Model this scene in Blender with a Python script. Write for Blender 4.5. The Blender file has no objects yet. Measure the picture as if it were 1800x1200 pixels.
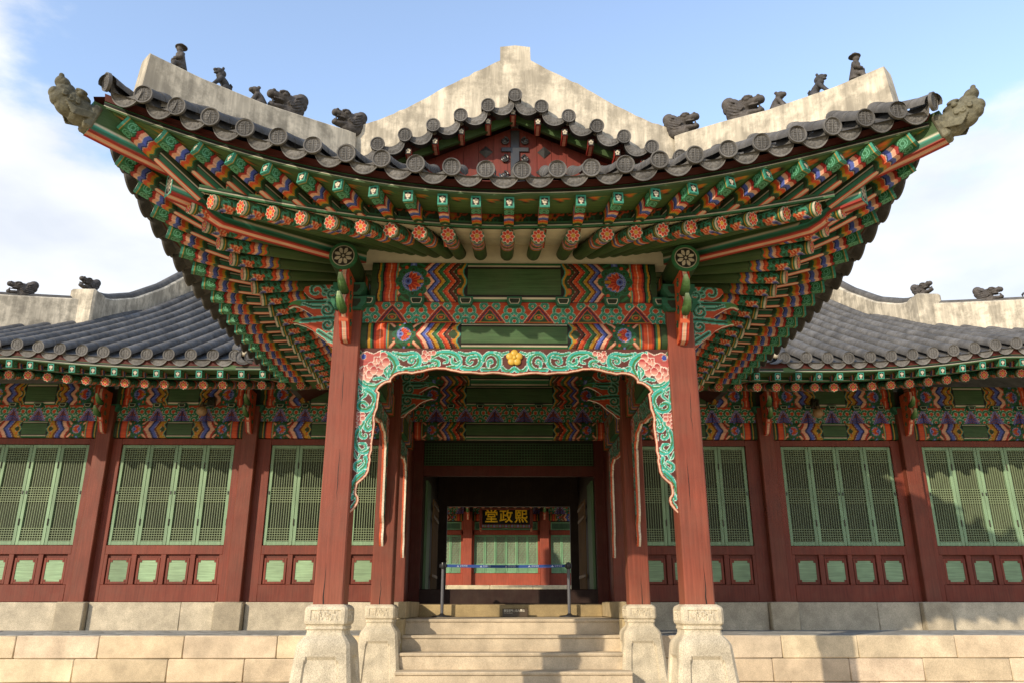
import bpy, math, random
import numpy as np
from mathutils import Matrix, Vector

rnd = random.Random(7)
R = math.radians
SC = bpy.context.scene
COL = SC.collection

# ------------------------------------------------------------------ camera
PITCH, YAW = R(18.43), R(0.86)
cam_d = bpy.data.cameras.new('camera')
cam_d.sensor_width = 36.0
cam_d.lens = 1386 / 1800 * 36
cam_d.clip_start = 0.05
cam_d.clip_end = 2000
cam = bpy.data.objects.new('camera', cam_d)
COL.objects.link(cam)
cam.location = (-0.165, 0, 0)
cam.rotation_euler = (R(90) + PITCH, 0, -YAW)
SC.camera = cam

# ------------------------------------------------------------------ world, sun, exposure
SUN_EL, SUN_AZ = R(22.6), R(38.2)          # low afternoon sun, front-left of the facade
to_sun = Vector((-math.sin(SUN_AZ) * math.cos(SUN_EL), -math.cos(SUN_AZ) * math.cos(SUN_EL), math.sin(SUN_EL)))
W = bpy.data.worlds.new('World')
SC.world = W
W.use_nodes = True
nt = W.node_tree
for n in list(nt.nodes):
    nt.nodes.remove(n)
N = nt.nodes.new
out = N('ShaderNodeOutputWorld'); bg = N('ShaderNodeBackground')
sky = N('ShaderNodeTexSky'); sky.sky_type = 'NISHITA'; sky.sun_disc = False
sky.sun_elevation = SUN_EL
sky.sun_rotation = math.atan2(to_sun.x, to_sun.y)
sky.air_density = 1.0; sky.dust_density = 0.6; sky.ozone_density = 2.0
bg.inputs['Strength'].default_value = 0.15
# clouds: soft noise on the view direction, low in the sky and to either side
tc = N('ShaderNodeTexCoord'); mp = N('ShaderNodeMapping'); mp.inputs['Scale'].default_value = (1.0, 1.0, 2.2)
mp.inputs['Location'].default_value = (0.35, 0.0, 0.1)
nz = N('ShaderNodeTexNoise'); nz.inputs['Scale'].default_value = 3.0; nz.inputs['Detail'].default_value = 9; nz.inputs['Roughness'].default_value = 0.56
sx = N('ShaderNodeSeparateXYZ')
nt.links.new(tc.outputs['Generated'], mp.inputs['Vector']); nt.links.new(mp.outputs['Vector'], nz.inputs['Vector'])
nt.links.new(tc.outputs['Generated'], sx.inputs['Vector'])
def mth(op, a, b, clamp=False):
    m = N('ShaderNodeMath'); m.operation = op; m.use_clamp = clamp
    for i, v in ((0, a), (1, b)):
        if isinstance(v, (int, float)): m.inputs[i].default_value = v
        else: nt.links.new(v, m.inputs[i])
    return m.outputs[0]
ax = mth('ABSOLUTE', sx.outputs['X'], 0)
low = mth('SUBTRACT', mth('SUBTRACT', 0.515, mth('MULTIPLY', sx.outputs['X'], 0.07)), sx.outputs['Z'])            # more cloud low down
side = mth('MULTIPLY', mth('SUBTRACT', ax, 0.36), 0.8)
cov = mth('ADD', mth('MULTIPLY', low, 2.0), side)
den = mth('ADD', nz.outputs['Fac'], cov)
rmp = N('ShaderNodeMapRange'); rmp.interpolation_type = 'SMOOTHSTEP'
rmp.inputs['From Min'].default_value = 0.50; rmp.inputs['From Max'].default_value = 0.67
rmp.inputs['To Max'].default_value = 0.88
nt.links.new(den, rmp.inputs['Value'])
mix = N('ShaderNodeMix'); mix.data_type = 'RGBA'
nt.links.new(rmp.outputs['Result'], mix.inputs['Factor'])
gam = N('ShaderNodeHueSaturation'); gam.inputs['Saturation'].default_value = 0.86; gam.inputs['Value'].default_value = 2.6
nt.links.new(sky.outputs['Color'], gam.inputs['Color'])
nt.links.new(gam.outputs['Color'], mix.inputs['A'])
nz2 = N('ShaderNodeTexNoise'); nz2.inputs['Scale'].default_value = 4.5; nz2.inputs['Detail'].default_value = 8
nt.links.new(mp.outputs['Vector'], nz2.inputs['Vector'])
cr = N('ShaderNodeMapRange'); cr.inputs['From Min'].default_value = 0.35; cr.inputs['From Max'].default_value = 0.65
nt.links.new(nz2.outputs['Fac'], cr.inputs['Value'])
cm = N('ShaderNodeMix'); cm.data_type = 'RGBA'; cm.inputs['A'].default_value = (5.5, 5.7, 6.1, 1); cm.inputs['B'].default_value = (7.6, 7.55, 7.5, 1)
nt.links.new(cr.outputs['Result'], cm.inputs['Factor']); nt.links.new(cm.outputs['Result'], mix.inputs['B'])
nt.links.new(mix.outputs['Result'], bg.inputs['Color'])
nt.links.new(bg.outputs['Background'], out.inputs['Surface'])

sun_d = bpy.data.lights.new('sun', 'SUN')
sun_d.energy = 4.3; sun_d.angle = R(0.55); sun_d.color = (1.0, 0.86, 0.67)
sun = bpy.data.objects.new('sun', sun_d); COL.objects.link(sun)
sun.rotation_euler = (-to_sun).to_track_quat('-Z', 'Y').to_euler()
sun.location = to_sun * 60
SC.view_settings.view_transform = 'Standard'
SC.view_settings.look = 'None'
SC.view_settings.exposure = 0.05
SC.view_settings.gamma = 1.0

# ------------------------------------------------------------------ colours
def lin(h):
    h = h.lstrip('#')
    v = np.array([int(h[i:i + 2], 16) / 255 for i in (0, 2, 4)])
    return np.where(v <= 0.04045, v / 12.92, ((v + 0.055) / 1.055) ** 2.4)
G1 = lin('42603a'); GD = lin('2b4524'); GM = lin('2c7044'); TEAL = lin('3f9a84'); TEALD = lin('2a6c50')
ORG = lin('d8552a'); RED = lin('a62a20'); PINK = lin('efb090'); WHT = lin('d6cbb2'); BLU = lin('5566b8'); NAVY = lin('23245e')
YEL = lin('c08c24'); BRN = lin('6a2c20'); BLK = lin('161512'); PUR = lin('66609c')
OXR = lin('80402f')      # column red
OXD = lin('7c3a2a'); LTG = lin('8aa884'); LTG2 = lin('7fae7c'); CREAM = lin('eadfc2'); TILE = lin('6a6865'); PLAS = lin('ded3bc'); GRAN = lin('cbbfa6')

# ------------------------------------------------------------------ materials (all procedural, base colour from the Col attribute)
def material(name, grain=(8, 8, 8), amt=0.25, rough=0.6, bump=0.15, detail=6, speck=0.0, streak=0.0, spots=0.0, bdist=0.004, spec=0.3, metallic=0.0, dust=0.0):
    m = bpy.data.materials.new(name); m.use_nodes = True
    t = m.node_tree; n = t.nodes; b = n['Principled BSDF']
    at = n.new('ShaderNodeAttribute'); at.attribute_name = 'Col'
    tc = n.new('ShaderNodeTexCoord'); mp = n.new('ShaderNodeMapping'); mp.inputs['Scale'].default_value = grain
    nz = n.new('ShaderNodeTexNoise'); nz.inputs['Scale'].default_value = 1.0; nz.inputs['Detail'].default_value = detail; nz.inputs['Roughness'].default_value = 0.6
    t.links.new(tc.outputs['Object'], mp.inputs['Vector']); t.links.new(mp.outputs['Vector'], nz.inputs['Vector'])
    rp = n.new('ShaderNodeMapRange'); rp.inputs['From Min'].default_value = 0.3; rp.inputs['From Max'].default_value = 0.7
    rp.inputs['To Min'].default_value = 1 - amt; rp.inputs['To Max'].default_value = 1 + amt * 0.6
    t.links.new(nz.outputs['Fac'], rp.inputs['Value'])
    col = at.outputs['Color']; hgt = nz.outputs['Fac']
    def mul(c, f):
        x = n.new('ShaderNodeMix'); x.data_type = 'RGBA'; x.blend_type = 'MULTIPLY'; x.inputs['Factor'].default_value = 1
        t.links.new(c, x.inputs['A']); t.links.new(f, x.inputs['B']); return x.outputs['Result']
    col = mul(col, rp.outputs['Result'])
    # broad weathering
    n2 = n.new('ShaderNodeTexNoise'); n2.inputs['Scale'].default_value = 1.7; n2.inputs['Detail'].default_value = 5
    t.links.new(tc.outputs['Object'], n2.inputs['Vector'])
    r2 = n.new('ShaderNodeMapRange'); r2.inputs['From Min'].default_value = 0.3; r2.inputs['From Max'].default_value = 0.7
    r2.inputs['To Min'].default_value = 1 - amt * 0.7; r2.inputs['To Max'].default_value = 1 + amt * 0.4
    t.links.new(n2.outputs['Fac'], r2.inputs['Value']); col = mul(col, r2.outputs['Result'])
    if speck:
        n3 = n.new('ShaderNodeTexNoise'); n3.inputs['Scale'].default_value = 95; n3.inputs['Detail'].default_value = 3
        t.links.new(tc.outputs['Object'], n3.inputs['Vector'])
        r3 = n.new('ShaderNodeMapRange'); r3.inputs['From Min'].default_value = 0.35; r3.inputs['From Max'].default_value = 0.65
        r3.inputs['To Min'].default_value = 1 - speck; r3.inputs['To Max'].default_value = 1 + speck * 0.6
        t.links.new(n3.outputs['Fac'], r3.inputs['Value']); col = mul(col, r3.outputs['Result']); hgt = n3.outputs['Fac']
    if streak:
        mp4 = n.new('ShaderNodeMapping'); mp4.inputs['Scale'].default_value = (9, 9, 0.9)
        t.links.new(tc.outputs['Object'], mp4.inputs['Vector'])
        n4 = n.new('ShaderNodeTexNoise'); n4.inputs['Scale'].default_value = 1.0; n4.inputs['Detail'].default_value = 7; n4.inputs['Roughness'].default_value = 0.7
        t.links.new(mp4.outputs['Vector'], n4.inputs['Vector'])
        r4 = n.new('ShaderNodeMapRange'); r4.inputs['From Min'].default_value = 0.42; r4.inputs['From Max'].default_value = 0.62
        r4.inputs['To Min'].default_value = 1 - streak; r4.inputs['To Max'].default_value = 1.0
        t.links.new(n4.outputs['Fac'], r4.inputs['Value']); col = mul(col, r4.outputs['Result'])
    if spots:
        n5 = n.new('ShaderNodeTexNoise'); n5.inputs['Scale'].default_value = 2.6; n5.inputs['Detail'].default_value = 9; n5.inputs['Roughness'].default_value = 0.72
        t.links.new(tc.outputs['Object'], n5.inputs['Vector'])
        r5 = n.new('ShaderNodeMapRange'); r5.interpolation_type = 'SMOOTHSTEP'
        r5.inputs['From Min'].default_value = 0.42; r5.inputs['From Max'].default_value = 0.57; r5.inputs['To Min'].default_value = 1 - spots; r5.inputs['To Max'].default_value = 1.0
        t.links.new(n5.outputs['Fac'], r5.inputs['Value']); col = mul(col, r5.outputs['Result'])
    if dust:
        oi = n.new('ShaderNodeObjectInfo'); ro = n.new('ShaderNodeMapRange'); ro.inputs['To Min'].default_value = 0.76; ro.inputs['To Max'].default_value = 0.98
        t.links.new(oi.outputs['Random'], ro.inputs['Value']); col = mul(col, ro.outputs['Result'])
        n6 = n.new('ShaderNodeTexNoise'); n6.inputs['Scale'].default_value = 3.1; n6.inputs['Detail'].default_value = 8; n6.inputs['Roughness'].default_value = 0.65
        t.links.new(tc.outputs['Object'], n6.inputs['Vector'])
        r6 = n.new('ShaderNodeMapRange'); r6.inputs['From Min'].default_value = 0.42; r6.inputs['From Max'].default_value = 0.72; r6.inputs['To Max'].default_value = dust
        t.links.new(n6.outputs['Fac'], r6.inputs['Value'])
        x6 = n.new('ShaderNodeMix'); x6.data_type = 'RGBA'; x6.inputs['B'].default_value = (0.16, 0.125, 0.085, 1)
        t.links.new(r6.outputs['Result'], x6.inputs['Factor']); t.links.new(col, x6.inputs['A']); col = x6.outputs['Result']
    t.links.new(col, b.inputs['Base Color'])
    b.inputs['Roughness'].default_value = rough; b.inputs['Specular IOR Level'].default_value = spec; b.inputs['Metallic'].default_value = metallic
    if bump:
        bp = n.new('ShaderNodeBump'); bp.inputs['Strength'].default_value = bump; bp.inputs['Distance'].default_value = bdist
        t.links.new(hgt, bp.inputs['Height']); t.links.new(bp.outputs['Normal'], b.inputs['Normal'])
    return m
M_H = material('painted_timber_horizontal', (2.5, 45, 45), 0.30, 0.62, 0.3, dust=0.14)
M_V = material('painted_timber_upright', (45, 45, 2.2), 0.26, 0.6, 0.35, dust=0.14)
M_TILE = material('grey_roof_tile', (7, 7, 7), 0.34, 0.75, 0.3, speck=0.16, spots=0.22)
M_PLAS = material('weathered_lime_plaster', (6, 6, 6), 0.12, 0.85, 0.25, streak=0.36, spots=0.36)
M_LIME = material('lime_wash', (6, 6, 6), 0.10, 0.85, 0.12, dust=0.12)
M_GRAN = material('dressed_granite', (5, 5, 5), 0.20, 0.85, 0.5, speck=0.26, spots=0.14, bdist=0.006)
M_STON = material('pale_stone_block', (4, 4, 4), 0.22, 0.85, 0.4, speck=0.16, spots=0.10)
M_CLAY = material('fired_clay_figure', (22, 22, 22), 0.35, 0.75, 0.6, speck=0.15, spots=0.25)
M_MET = material('dark_metal', (10, 10, 10), 0.15, 0.35, 0.05, spec=0.5)
M_FAB = material('woven_belt', (30, 30, 200), 0.12, 0.7, 0.1)
M_SOIL = material('sandy_ground', (3, 3, 3), 0.25, 0.95, 0.4, speck=0.2)
M_GILT = material('gilded_lettering', (20, 20, 20), 0.12, 0.45, 0.1, spec=0.5)

# ------------------------------------------------------------------ mesh builder
class MB:
    def __init__(s): s.v = []; s.f = []; s.c = []; s.n = 0
    def add(s, verts, faces, col):
        verts = np.asarray(verts, float).reshape(-1, 3)
        col = np.asarray(col, float)
        if col.ndim == 1: col = np.tile(col, (len(verts), 1))
        s.v.append(verts); s.c.append(col.reshape(-1, 3))
        o = s.n
        s.f.extend([tuple(int(i) + o for i in f) for f in faces])
        s.n += len(verts)
    def grid(s, P, col, cu=False, cv=False):
        a, b = P.shape[:2]
        i = np.arange(a * b).reshape(a, b)
        if cu: i = np.vstack([i, i[:1]])
        if cv: i = np.hstack([i, i[:, :1]])
        q = np.stack([i[:-1, :-1], i[1:, :-1], i[1:, 1:], i[:-1, 1:]], -1).reshape(-1, 4)
        s.add(P.reshape(-1, 3), q.tolist(), col if np.ndim(col) == 1 else np.asarray(col).reshape(-1, 3))
    def box(s, x0, x1, y0, y1, z0, z1, col, bev=0.006, mat=None):
        lo = np.array([min(x0, x1), min(y0, y1), min(z0, z1)]); hi = np.array([max(x0, x1), max(y0, y1), max(z0, z1)])
        c = (lo + hi) / 2; h = (hi - lo) / 2
        bev = min(bev, h.min() * 0.45)
        if bev <= 0:
            V = np.array([[c[k] + h[k] * sg[k] for k in range(3)] for sg in [(a, b, d) for a in (-1, 1) for b in (-1, 1) for d in (-1, 1)]])
            F = [(0, 1, 3, 2), (4, 6, 7, 5), (0, 4, 5, 1), (2, 3, 7, 6), (0, 2, 6, 4), (1, 5, 7, 3)]
        else:
            V, F = CB_V(h, bev), CB_F
            V = V + c
        if mat is not None:
            V = V @ np.array(mat.to_3x3()).T + np.array(mat.translation)
        s.add(V, F, col)
    def prism(s, poly, a0, a1, axes, col, colside=None):
        """poly (n,2) in the two given axes, extruded along the third from a0 to a1"""
        poly = np.asarray(poly, float); n = len(poly)
        k3 = ({0, 1, 2} - set(axes)).pop()
        V = np.zeros((2 * n, 3))
        V[:n, axes[0]] = poly[:, 0]; V[:n, axes[1]] = poly[:, 1]; V[:n, k3] = a0
        V[n:] = V[:n]; V[n:, k3] = a1
        s.add(V, [tuple(range(n)), tuple(range(2 * n - 1, n - 1, -1))], col)
        s.add(V, [(i, (i + 1) % n, n + (i + 1) % n, n + i) for i in range(n)], col if colside is None else colside)
    def tube(s, pts, rad, n=12, col=TILE, a0=0.0, a1=2 * math.pi, caps=True, upv=(0, 0, 1)):
        pts = np.asarray(pts, float); m = len(pts)
        rad = np.broadcast_to(np.asarray(rad, float), (m,))
        T = np.gradient(pts, axis=0); T /= np.linalg.norm(T, axis=1)[:, None]
        upv = np.array(upv, float)
        S = np.cross(T, upv); bad = np.linalg.norm(S, axis=1) < 1e-4
        S[bad] = np.cross(T[bad], np.array([1.0, 0.01, 0])); S /= np.linalg.norm(S, axis=1)[:, None]
        U = np.cross(S, T)
        full = abs(a1 - a0 - 2 * math.pi) < 1e-6
        th = np.linspace(a0, a1, n + (0 if full else 1), endpoint=not full)
        P = pts[:, None] + rad[:, None, None] * (np.cos(th)[None, :, None] * S[:, None] + np.sin(th)[None, :, None] * U[:, None])
        s.grid(P, col if np.ndim(col) == 1 else np.repeat(np.asarray(col)[:, None], len(th), 1), cv=full)
        if caps and full:
            for k in (0, m - 1):
                s.add(P[k], [tuple(range(n))], col if np.ndim(col) == 1 else np.asarray(col)[k])
    def ell(s, c, r, col=TILE, rot=None, nu=14, nv=9):
        th = np.linspace(0, 2 * math.pi, nu, endpoint=False); ph = np.linspace(-math.pi / 2, math.pi / 2, nv)
        P = np.stack([np.cos(ph)[:, None] * np.cos(th)[None], np.cos(ph)[:, None] * np.sin(th)[None], np.repeat(np.sin(ph)[:, None], nu, 1)], -1) * np.asarray(r, float)
        if rot is not None: P = P @ np.array(rot).T
        s.grid(P + np.asarray(c, float), col, cv=True)
    def build(s, name, mat, parent=None, smooth=True, angle=38, world=True):
        me = bpy.data.meshes.new(name)
        V = np.concatenate(s.v); C = np.concatenate(s.c)
        me.from_pydata(V, [], s.f)
        ca = me.color_attributes.new('Col', 'FLOAT_COLOR', 'POINT')
        ca.data.foreach_set('color', np.hstack([C, np.ones((len(C), 1))]).astype(np.float32).ravel())
        me.materials.append(mat)
        if smooth:
            me.shade_smooth(); me.set_sharp_from_angle(angle=R(angle))
        o = bpy.data.objects.new(name, me); COL.objects.link(o)
        if parent is not None:
            o.parent = parent
            if world: o.matrix_parent_inverse = parent_inv(parent)
        return o
def parent_inv(p):
    m = p.matrix_basis.copy()
    q = p
    while q.parent is not None:
        m = q.parent.matrix_basis @ q.matrix_parent_inverse @ m if False else (q.parent.matrix_basis @ q.matrix_parent_inverse @ m)
        q = q.parent
    return m.inverted()
def _cb():
    idx = {}; dirs = []
    for sx in (-1, 1):
        for sy in (-1, 1):
            for sz in (-1, 1):
                for a in range(3):
                    idx[(sx, sy, sz, a)] = len(dirs); dirs.append((sx, sy, sz, a))
    F = []
    for a in range(3):
        o = [k for k in range(3) if k != a]
        for sg in (-1, 1):
            f = []
            for (p, q) in ((-1, -1), (1, -1), (1, 1), (-1, 1)):
                k = [0, 0, 0]; k[a] = sg; k[o[0]] = p; k[o[1]] = q
                f.append(idx[(k[0], k[1], k[2], a)])
            F.append(tuple(f))
    for a in range(3):            # edges along axis a
        o = [k for k in range(3) if k != a]
        for p in (-1, 1):
            for q in (-1, 1):
                f = []
                for (e, w) in ((-1, o[0]), (1, o[0]), (1, o[1]), (-1, o[1])):
                    k = [0, 0, 0]; k[a] = e; k[o[0]] = p; k[o[1]] = q
                    f.append(idx[(k[0], k[1], k[2], w)])
                F.append(tuple(f))
    for sx in (-1, 1):
        for sy in (-1, 1):
            for sz in (-1, 1):
                F.append(tuple(idx[(sx, sy, sz, a)] for a in range(3)))
    D = np.array([d[:3] for d in dirs], float); A = np.array([d[3] for d in dirs])
    # orient outwards
    V = D * 1.0
    W2 = V * 1.0
    for i in range(len(A)):
        for k in range(3):
            if k != A[i]: W2[i, k] *= 0.8
    FF = []
    for f in F:
        p = W2[list(f)]
        nn = np.cross(p[1] - p[0], p[2] - p[0])
        FF.append(f if nn @ p.mean(0) > 0 else f[::-1])
    return D, A, FF
CB_D, CB_A, CB_F = _cb()
def CB_V(h, b):
    V = CB_D * h
    for k in range(3):
        m = CB_A != k
        V[m, k] -= CB_D[m, k] * b
    return V

def thing(name, label, cat, loc=(0, 0, 0), group=None):
    o = bpy.data.objects.new(name, None); COL.objects.link(o); o.location = loc; o.empty_display_size = 0.2
    o['label'] = label; o['category'] = cat
    if group: o['group'] = group
    return o
def tag(o, label, cat, group=None):
    o['label'] = label; o['category'] = cat
    if group: o['group'] = group
    return o
def clone(o, parent, mat=None):
    c = o.copy(); COL.objects.link(c); c.parent = parent
    if mat is not None: c.matrix_basis = mat
    for ch in o.children:
        d = ch.copy(); COL.objects.link(d); d.parent = c
    return c
def XF(p, ex, ez=(0, 0, 1)):
    """matrix whose local x runs along ex, local z as near ez as possible"""
    x = Vector(ex).normalized(); z = Vector(ez); y = z.cross(x).normalized(); z = x.cross(y)
    m = Matrix.Identity(4)
    for i in range(3):
        m[i][0] = x[i]; m[i][1] = y[i]; m[i][2] = z[i]; m[i][3] = p[i]
    return m

# ------------------------------------------------------------------ dancheong painting (functions of surface metres -> colour)
def lay(C, m, c):
    C[m] = c
def ring(C, d, r0, r1, c):
    C[(d >= r0) & (d < r1)] = c
def seg_d(x, z, pl):
    """distance of points to a polyline, and the arc fraction there"""
    best = np.full(x.shape, 1e9); fr = np.zeros(x.shape)
    pl = np.asarray(pl, float); L = np.concatenate([[0], np.cumsum(np.linalg.norm(np.diff(pl, axis=0), axis=1))]); tot = L[-1] + 1e-9
    for k in range(len(pl) - 1):
        a, b = pl[k], pl[k + 1]; ab = b - a; q = ab @ ab + 1e-12
        t = np.clip(((x - a[0]) * ab[0] + (z - a[1]) * ab[1]) / q, 0, 1)
        d = np.hypot(x - a[0] - t * ab[0], z - a[1] - t * ab[1])
        m = d < best
        best[m] = d[m]; fr[m] = (L[k] + t[m] * (L[k + 1] - L[k])) / tot
    return best, fr
def spiral(cx, cz, r0, r1, a0, turns, n=22, sq=1.0):
    t = np.linspace(0, 1, n); a = R(a0) + t * turns * 2 * math.pi; r = r0 + (r1 - r0) * t
    return np.stack([cx + r * np.cos(a), cz + r * np.sin(a) * sq], 1)
def stroke(C, x, z, pl, w0, w1, core, shade, edge, ew=0.007):
    pl = np.asarray(pl, float); pad = max(w0, w1) + ew
    m = (x > pl[:, 0].min() - pad) & (x < pl[:, 0].max() + pad) & (z > pl[:, 1].min() - pad) & (z < pl[:, 1].max() + pad)
    if not m.any(): return
    ii = np.where(m)[0]
    d, f = seg_d(x[ii], z[ii], pl)
    w = w0 + (w1 - w0) * f
    C[ii[d < w + ew]] = edge
    C[ii[d < w]] = core
    if shade is not None: C[ii[d < w * 0.42]] = shade
def lotus(C, x, z, cx, cz, r, sgn=1.0):
    dx = (x - cx) * sgn; dz = z - cz; d = np.hypot(dx, dz); a = np.arctan2(dz, dx)
    k = np.round(a / (math.pi / 4)) * (math.pi / 4)
    dd = np.hypot(dx - r * .90 * np.cos(k), dz - r * .90 * np.sin(k))
    ring(C, dd, 0, r * .33, TEALD); ring(C, dd, 0, r * .28, lin('235c38')); ring(C, dd, 0, r * .17, TEALD); ring(C, dd, 0, r * .11, GD)
    for q in (0.4, 2.0, 3.6, 5.2): ring(C, np.hypot(dx - r * 1.15 * math.cos(q), dz - r * 1.15 * math.sin(q)), 0, r * .13, ORG)
    C[d < r * .74] = GD
    kk = np.round(a / .26) * .26; dn = np.hypot(dx - r * .66 * np.cos(kk), dz - r * .66 * np.sin(kk)); ring(C, dn, 0, r * .095, lin('8f9ac8')); ring(C, dn, 0, r * .06, BLU)
    C[d < r * .58] = NAVY
    # side-view blossom: petals fan out from a base on the outer side
    bx = dx + r * .30; b = np.arctan2(dz, bx); rr = np.hypot(bx, dz) / r; kb = np.clip(np.round(b / .42), -3, 3) * .42; L = 1.02 - .20 * np.abs(kb)
    w = np.abs(b - kb) * rr; half = .19 * np.sin(np.clip(rr / L, 0, 1) * math.pi) ** .7
    m = (rr < L) & (np.abs(b) < 1.5)
    C[m & (w < half)] = lin('e0a07c'); C[m & (w < half - .035)] = ORG; C[m & (w < .05) & (rr < L * .8)] = RED
    m = (dx > r * .30) & (dx < r * .74) & (np.abs(dz) < r * .17); C[m] = YEL; C[m & (np.abs(dz) > r * .12)] = BRN
    dq = np.hypot(dx + r * .34, dz); C[dq < r * .27] = lin('8f9ac8'); C[dq < r * .22] = BLU; C[dq < r * .1] = NAVY
def beam_paint(u, v, L, H, E, bands, nzig=1, cross=False, lineh=.07, rev=False):
    C = np.empty(u.shape + (3,)); C[:] = G1
    x = np.minimum(u, L - u); sg = 1.0
    e = x / E; vv = v / H
    lh = lineh
    for lo in (True, False):
        q = vv if lo else 1 - vv
        lay(C, q < lh * 1.5, GM); lay(C, (q > lh * .9) & (q < lh * 1.6), WHT); lay(C, (q >= lh * 1.6) & (q < lh * 2.5), BLK)
    C[e < 1.0] = G1
    C[e < .06] = GD
    for a, b, c in ((.06, .075, BLK), (.075, .095, YEL), (.095, .115, GM), (.115, .135, BLK), (.135, .155, RED), (.155, .19, ORG), (.19, .2, PINK), (.2, .235, ORG), (.235, .255, RED), (.255, .268, TEAL), (.268, .28, YEL)):
        w = 0.006 * np.sin(vv * 2 * math.pi * (2 if cross else 1)) if cross else 0
        lay(C, (e + w >= a) & (e + w < b), c)
    lz = (e >= .28) & (e < .66); C[lz] = GD
    # radiating corner bands behind the lotus
    ec = .43; dxx = (x - ec * E); dzz = v - H / 2
    ang = np.abs(np.arctan2(dzz, np.abs(dxx) + 1e-6))
    lay(C, lz & (np.abs(np.abs(dzz) - np.abs(dxx) * .9) < H * .07), PINK); lay(C, lz & (np.abs(np.abs(dzz) - np.abs(dxx) * .9 - H * .06) < H * .018), RED)
    rr = np.abs(dzz) * .8 + np.abs(dxx) * .55
    lay(C, lz & (np.abs(dzz) > np.abs(dxx) * .9 + H * .12) & (np.mod(rr / H * 14, 2) < .8), GM)
    lay(C, lz & (np.abs(dxx) < H * (.07 if cross else .05)) & (np.abs(dzz) > H * .2), BLU); lay(C, lz & (np.abs(dxx) < H * .025) & (np.abs(dzz) > H * .2), lin('8fa0da'))
    # zigzag bands
    tri = np.abs(2 * np.mod(vv * nzig + (.5 if nzig == 1 else 0.5), 1) - 1)
    if nzig == 1: tri = tri ** 1.5
    c = e + (tri - 0.25) * (.10 if nzig == 1 else .085)
    if nzig == 1: c = e + ((1 - tri) - .55) * -.085
    b0, b1 = .58, .915; wb = (b1 - b0) / len(bands)
    for k, (c1, c2) in enumerate(bands):
        q = (c - b0 - k * wb) / wb
        lay(C, (q >= 0) & (q < 1), c1); lay(C, (q >= .0) & (q < .34), c2); lay(C, (q >= .95) & (q < 1.03), lin('c9b898'))
    z2 = (c >= b1) & (e < 1.0)
    sc = .965 + .018 * np.cos(vv * 2 * math.pi * 2)
    C[z2] = GD
    for vz in (.25, .75):
        d = np.hypot((e - .925) * E, (vv - vz) * H)
        lay(C, d < H * .085, ORG); lay(C, d < H * .05, YEL)
        d = np.hypot((e - .952) * E, (vv - vz) * H); lay(C, d < H * .03, WHT)
    lay(C, (e > sc - .022) & (e < sc), YEL); lay(C, (e >= sc) & (e < sc + .012), TEAL); lay(C, (e >= sc + .012) & (e < 1.0) , BLK)
    shp = C.shape
    Cf = C.reshape(-1, 3); lotus(Cf, x.ravel(), v.ravel(), ec * E, H / 2, min(H * .36, E * .15), 1.0)
    return Cf.reshape(shp)
B6 = [(PINK, RED), (BLU, NAVY), (YEL, BRN), (GM, GD), (ORG, RED), (BRN, BLK)]
B3 = [(PINK, RED), (BLU, NAVY), (YEL, BRN)]
B2 = [(PINK, RED), (BLU, NAVY)]
def ip_paint(u, v, P, H, off, tri_style):
    C = np.empty(u.shape + (3,)); C[:] = lin('c24a24')
    x = (np.mod(u - off + P / 2, P) - P / 2) / H; z = v / H; p = P / H / 2
    # scroll rings of the medallion
    for sx in (-1, 1):
        for (cx, cz, r) in ((.50 * p * 1.5, .80, .13), (.2, .60, .2), (.34, .27, .17), (.0, .1, .16)):
            d = np.hypot(x - sx * cx, z - cz)
            ring(C, d, r - .085, r + .075, lin('9ccfb4')); ring(C, d, r - .06, r + .055, TEALD if tri_style != 'front' else GM); ring(C, d, r - .02, r + .045, TEAL if tri_style == 'front' else GM)
    xt = p - np.abs(x)
    # triangle between two medallions
    tz = z / (.86); w = .58 * np.clip(1 - tz, 0, 1) ** .8 * p * 1.15
    q = w - xt
    if tri_style == 'front':
        for o, c in ((0.0, PINK), (.04, RED), (.10, BRN), (.16, NAVY), (.20, ORG), (.25, GD)):
            lay(C, (q > o) & (tz < 1), c)
        d = np.hypot(xt / 1.5, z - .28); ring(C, d, 0, .17, TEALD); ring(C, d, 0, .13, YEL); ring(C, d, 0, .10, GD); ring(C, d, 0, .06, ORG)
        lay(C, (q > .10) & (z < .08), RED); lay(C, (q > .10) & (z > .05) & (z < .08), YEL)
    else:
        for o, c in ((0.0, lin('b0a8d0')), (.03, PUR), (.11, lin('b0a8d0')), (.13, BRN), (.16, lin('7a3a30'))):
            lay(C, (q > o) & (tz < 1), c)
        for zc, k in ((.17, 0), (.33, 1)):
            lay(C, (q > .14) & (np.abs(z - zc + xt * .5) < .05), BLU); lay(C, (q > .14) & (np.abs(z - zc + xt * .5) < .018), NAVY)
        lay(C, (xt < .03) & (z < .66) & (q > .1), NAVY)
    lay(C, z > .965, BRN)
    return C
def flower_face(y, z, r):
    C = np.empty(y.shape + (3,)); C[:] = GD
    d = np.hypot(y, z) / r; a = np.arctan2(z, y); k = np.round(a / (math.pi / 4)) * (math.pi / 4)
    C[d < 1.0] = GM; C[d < .93] = lin('1d2a18')
    u = (y / r) * np.cos(k) + (z / r) * np.sin(k); w = -(y / r) * np.sin(k) + (z / r) * np.cos(k)
    def pet(s_): return ((u - .60) / (.30 * s_)) ** 2 + (w / (.235 * s_)) ** 2 < 1
    C[pet(1.14)] = WHT; C[pet(.92)] = lin('d24a20'); C[((u - .55) / .2) ** 2 + (w / .075) ** 2 < 1] = lin('b02a1c')
    C[d < .31] = lin('f0d8a0'); C[d < .27] = YEL
    return C
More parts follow.
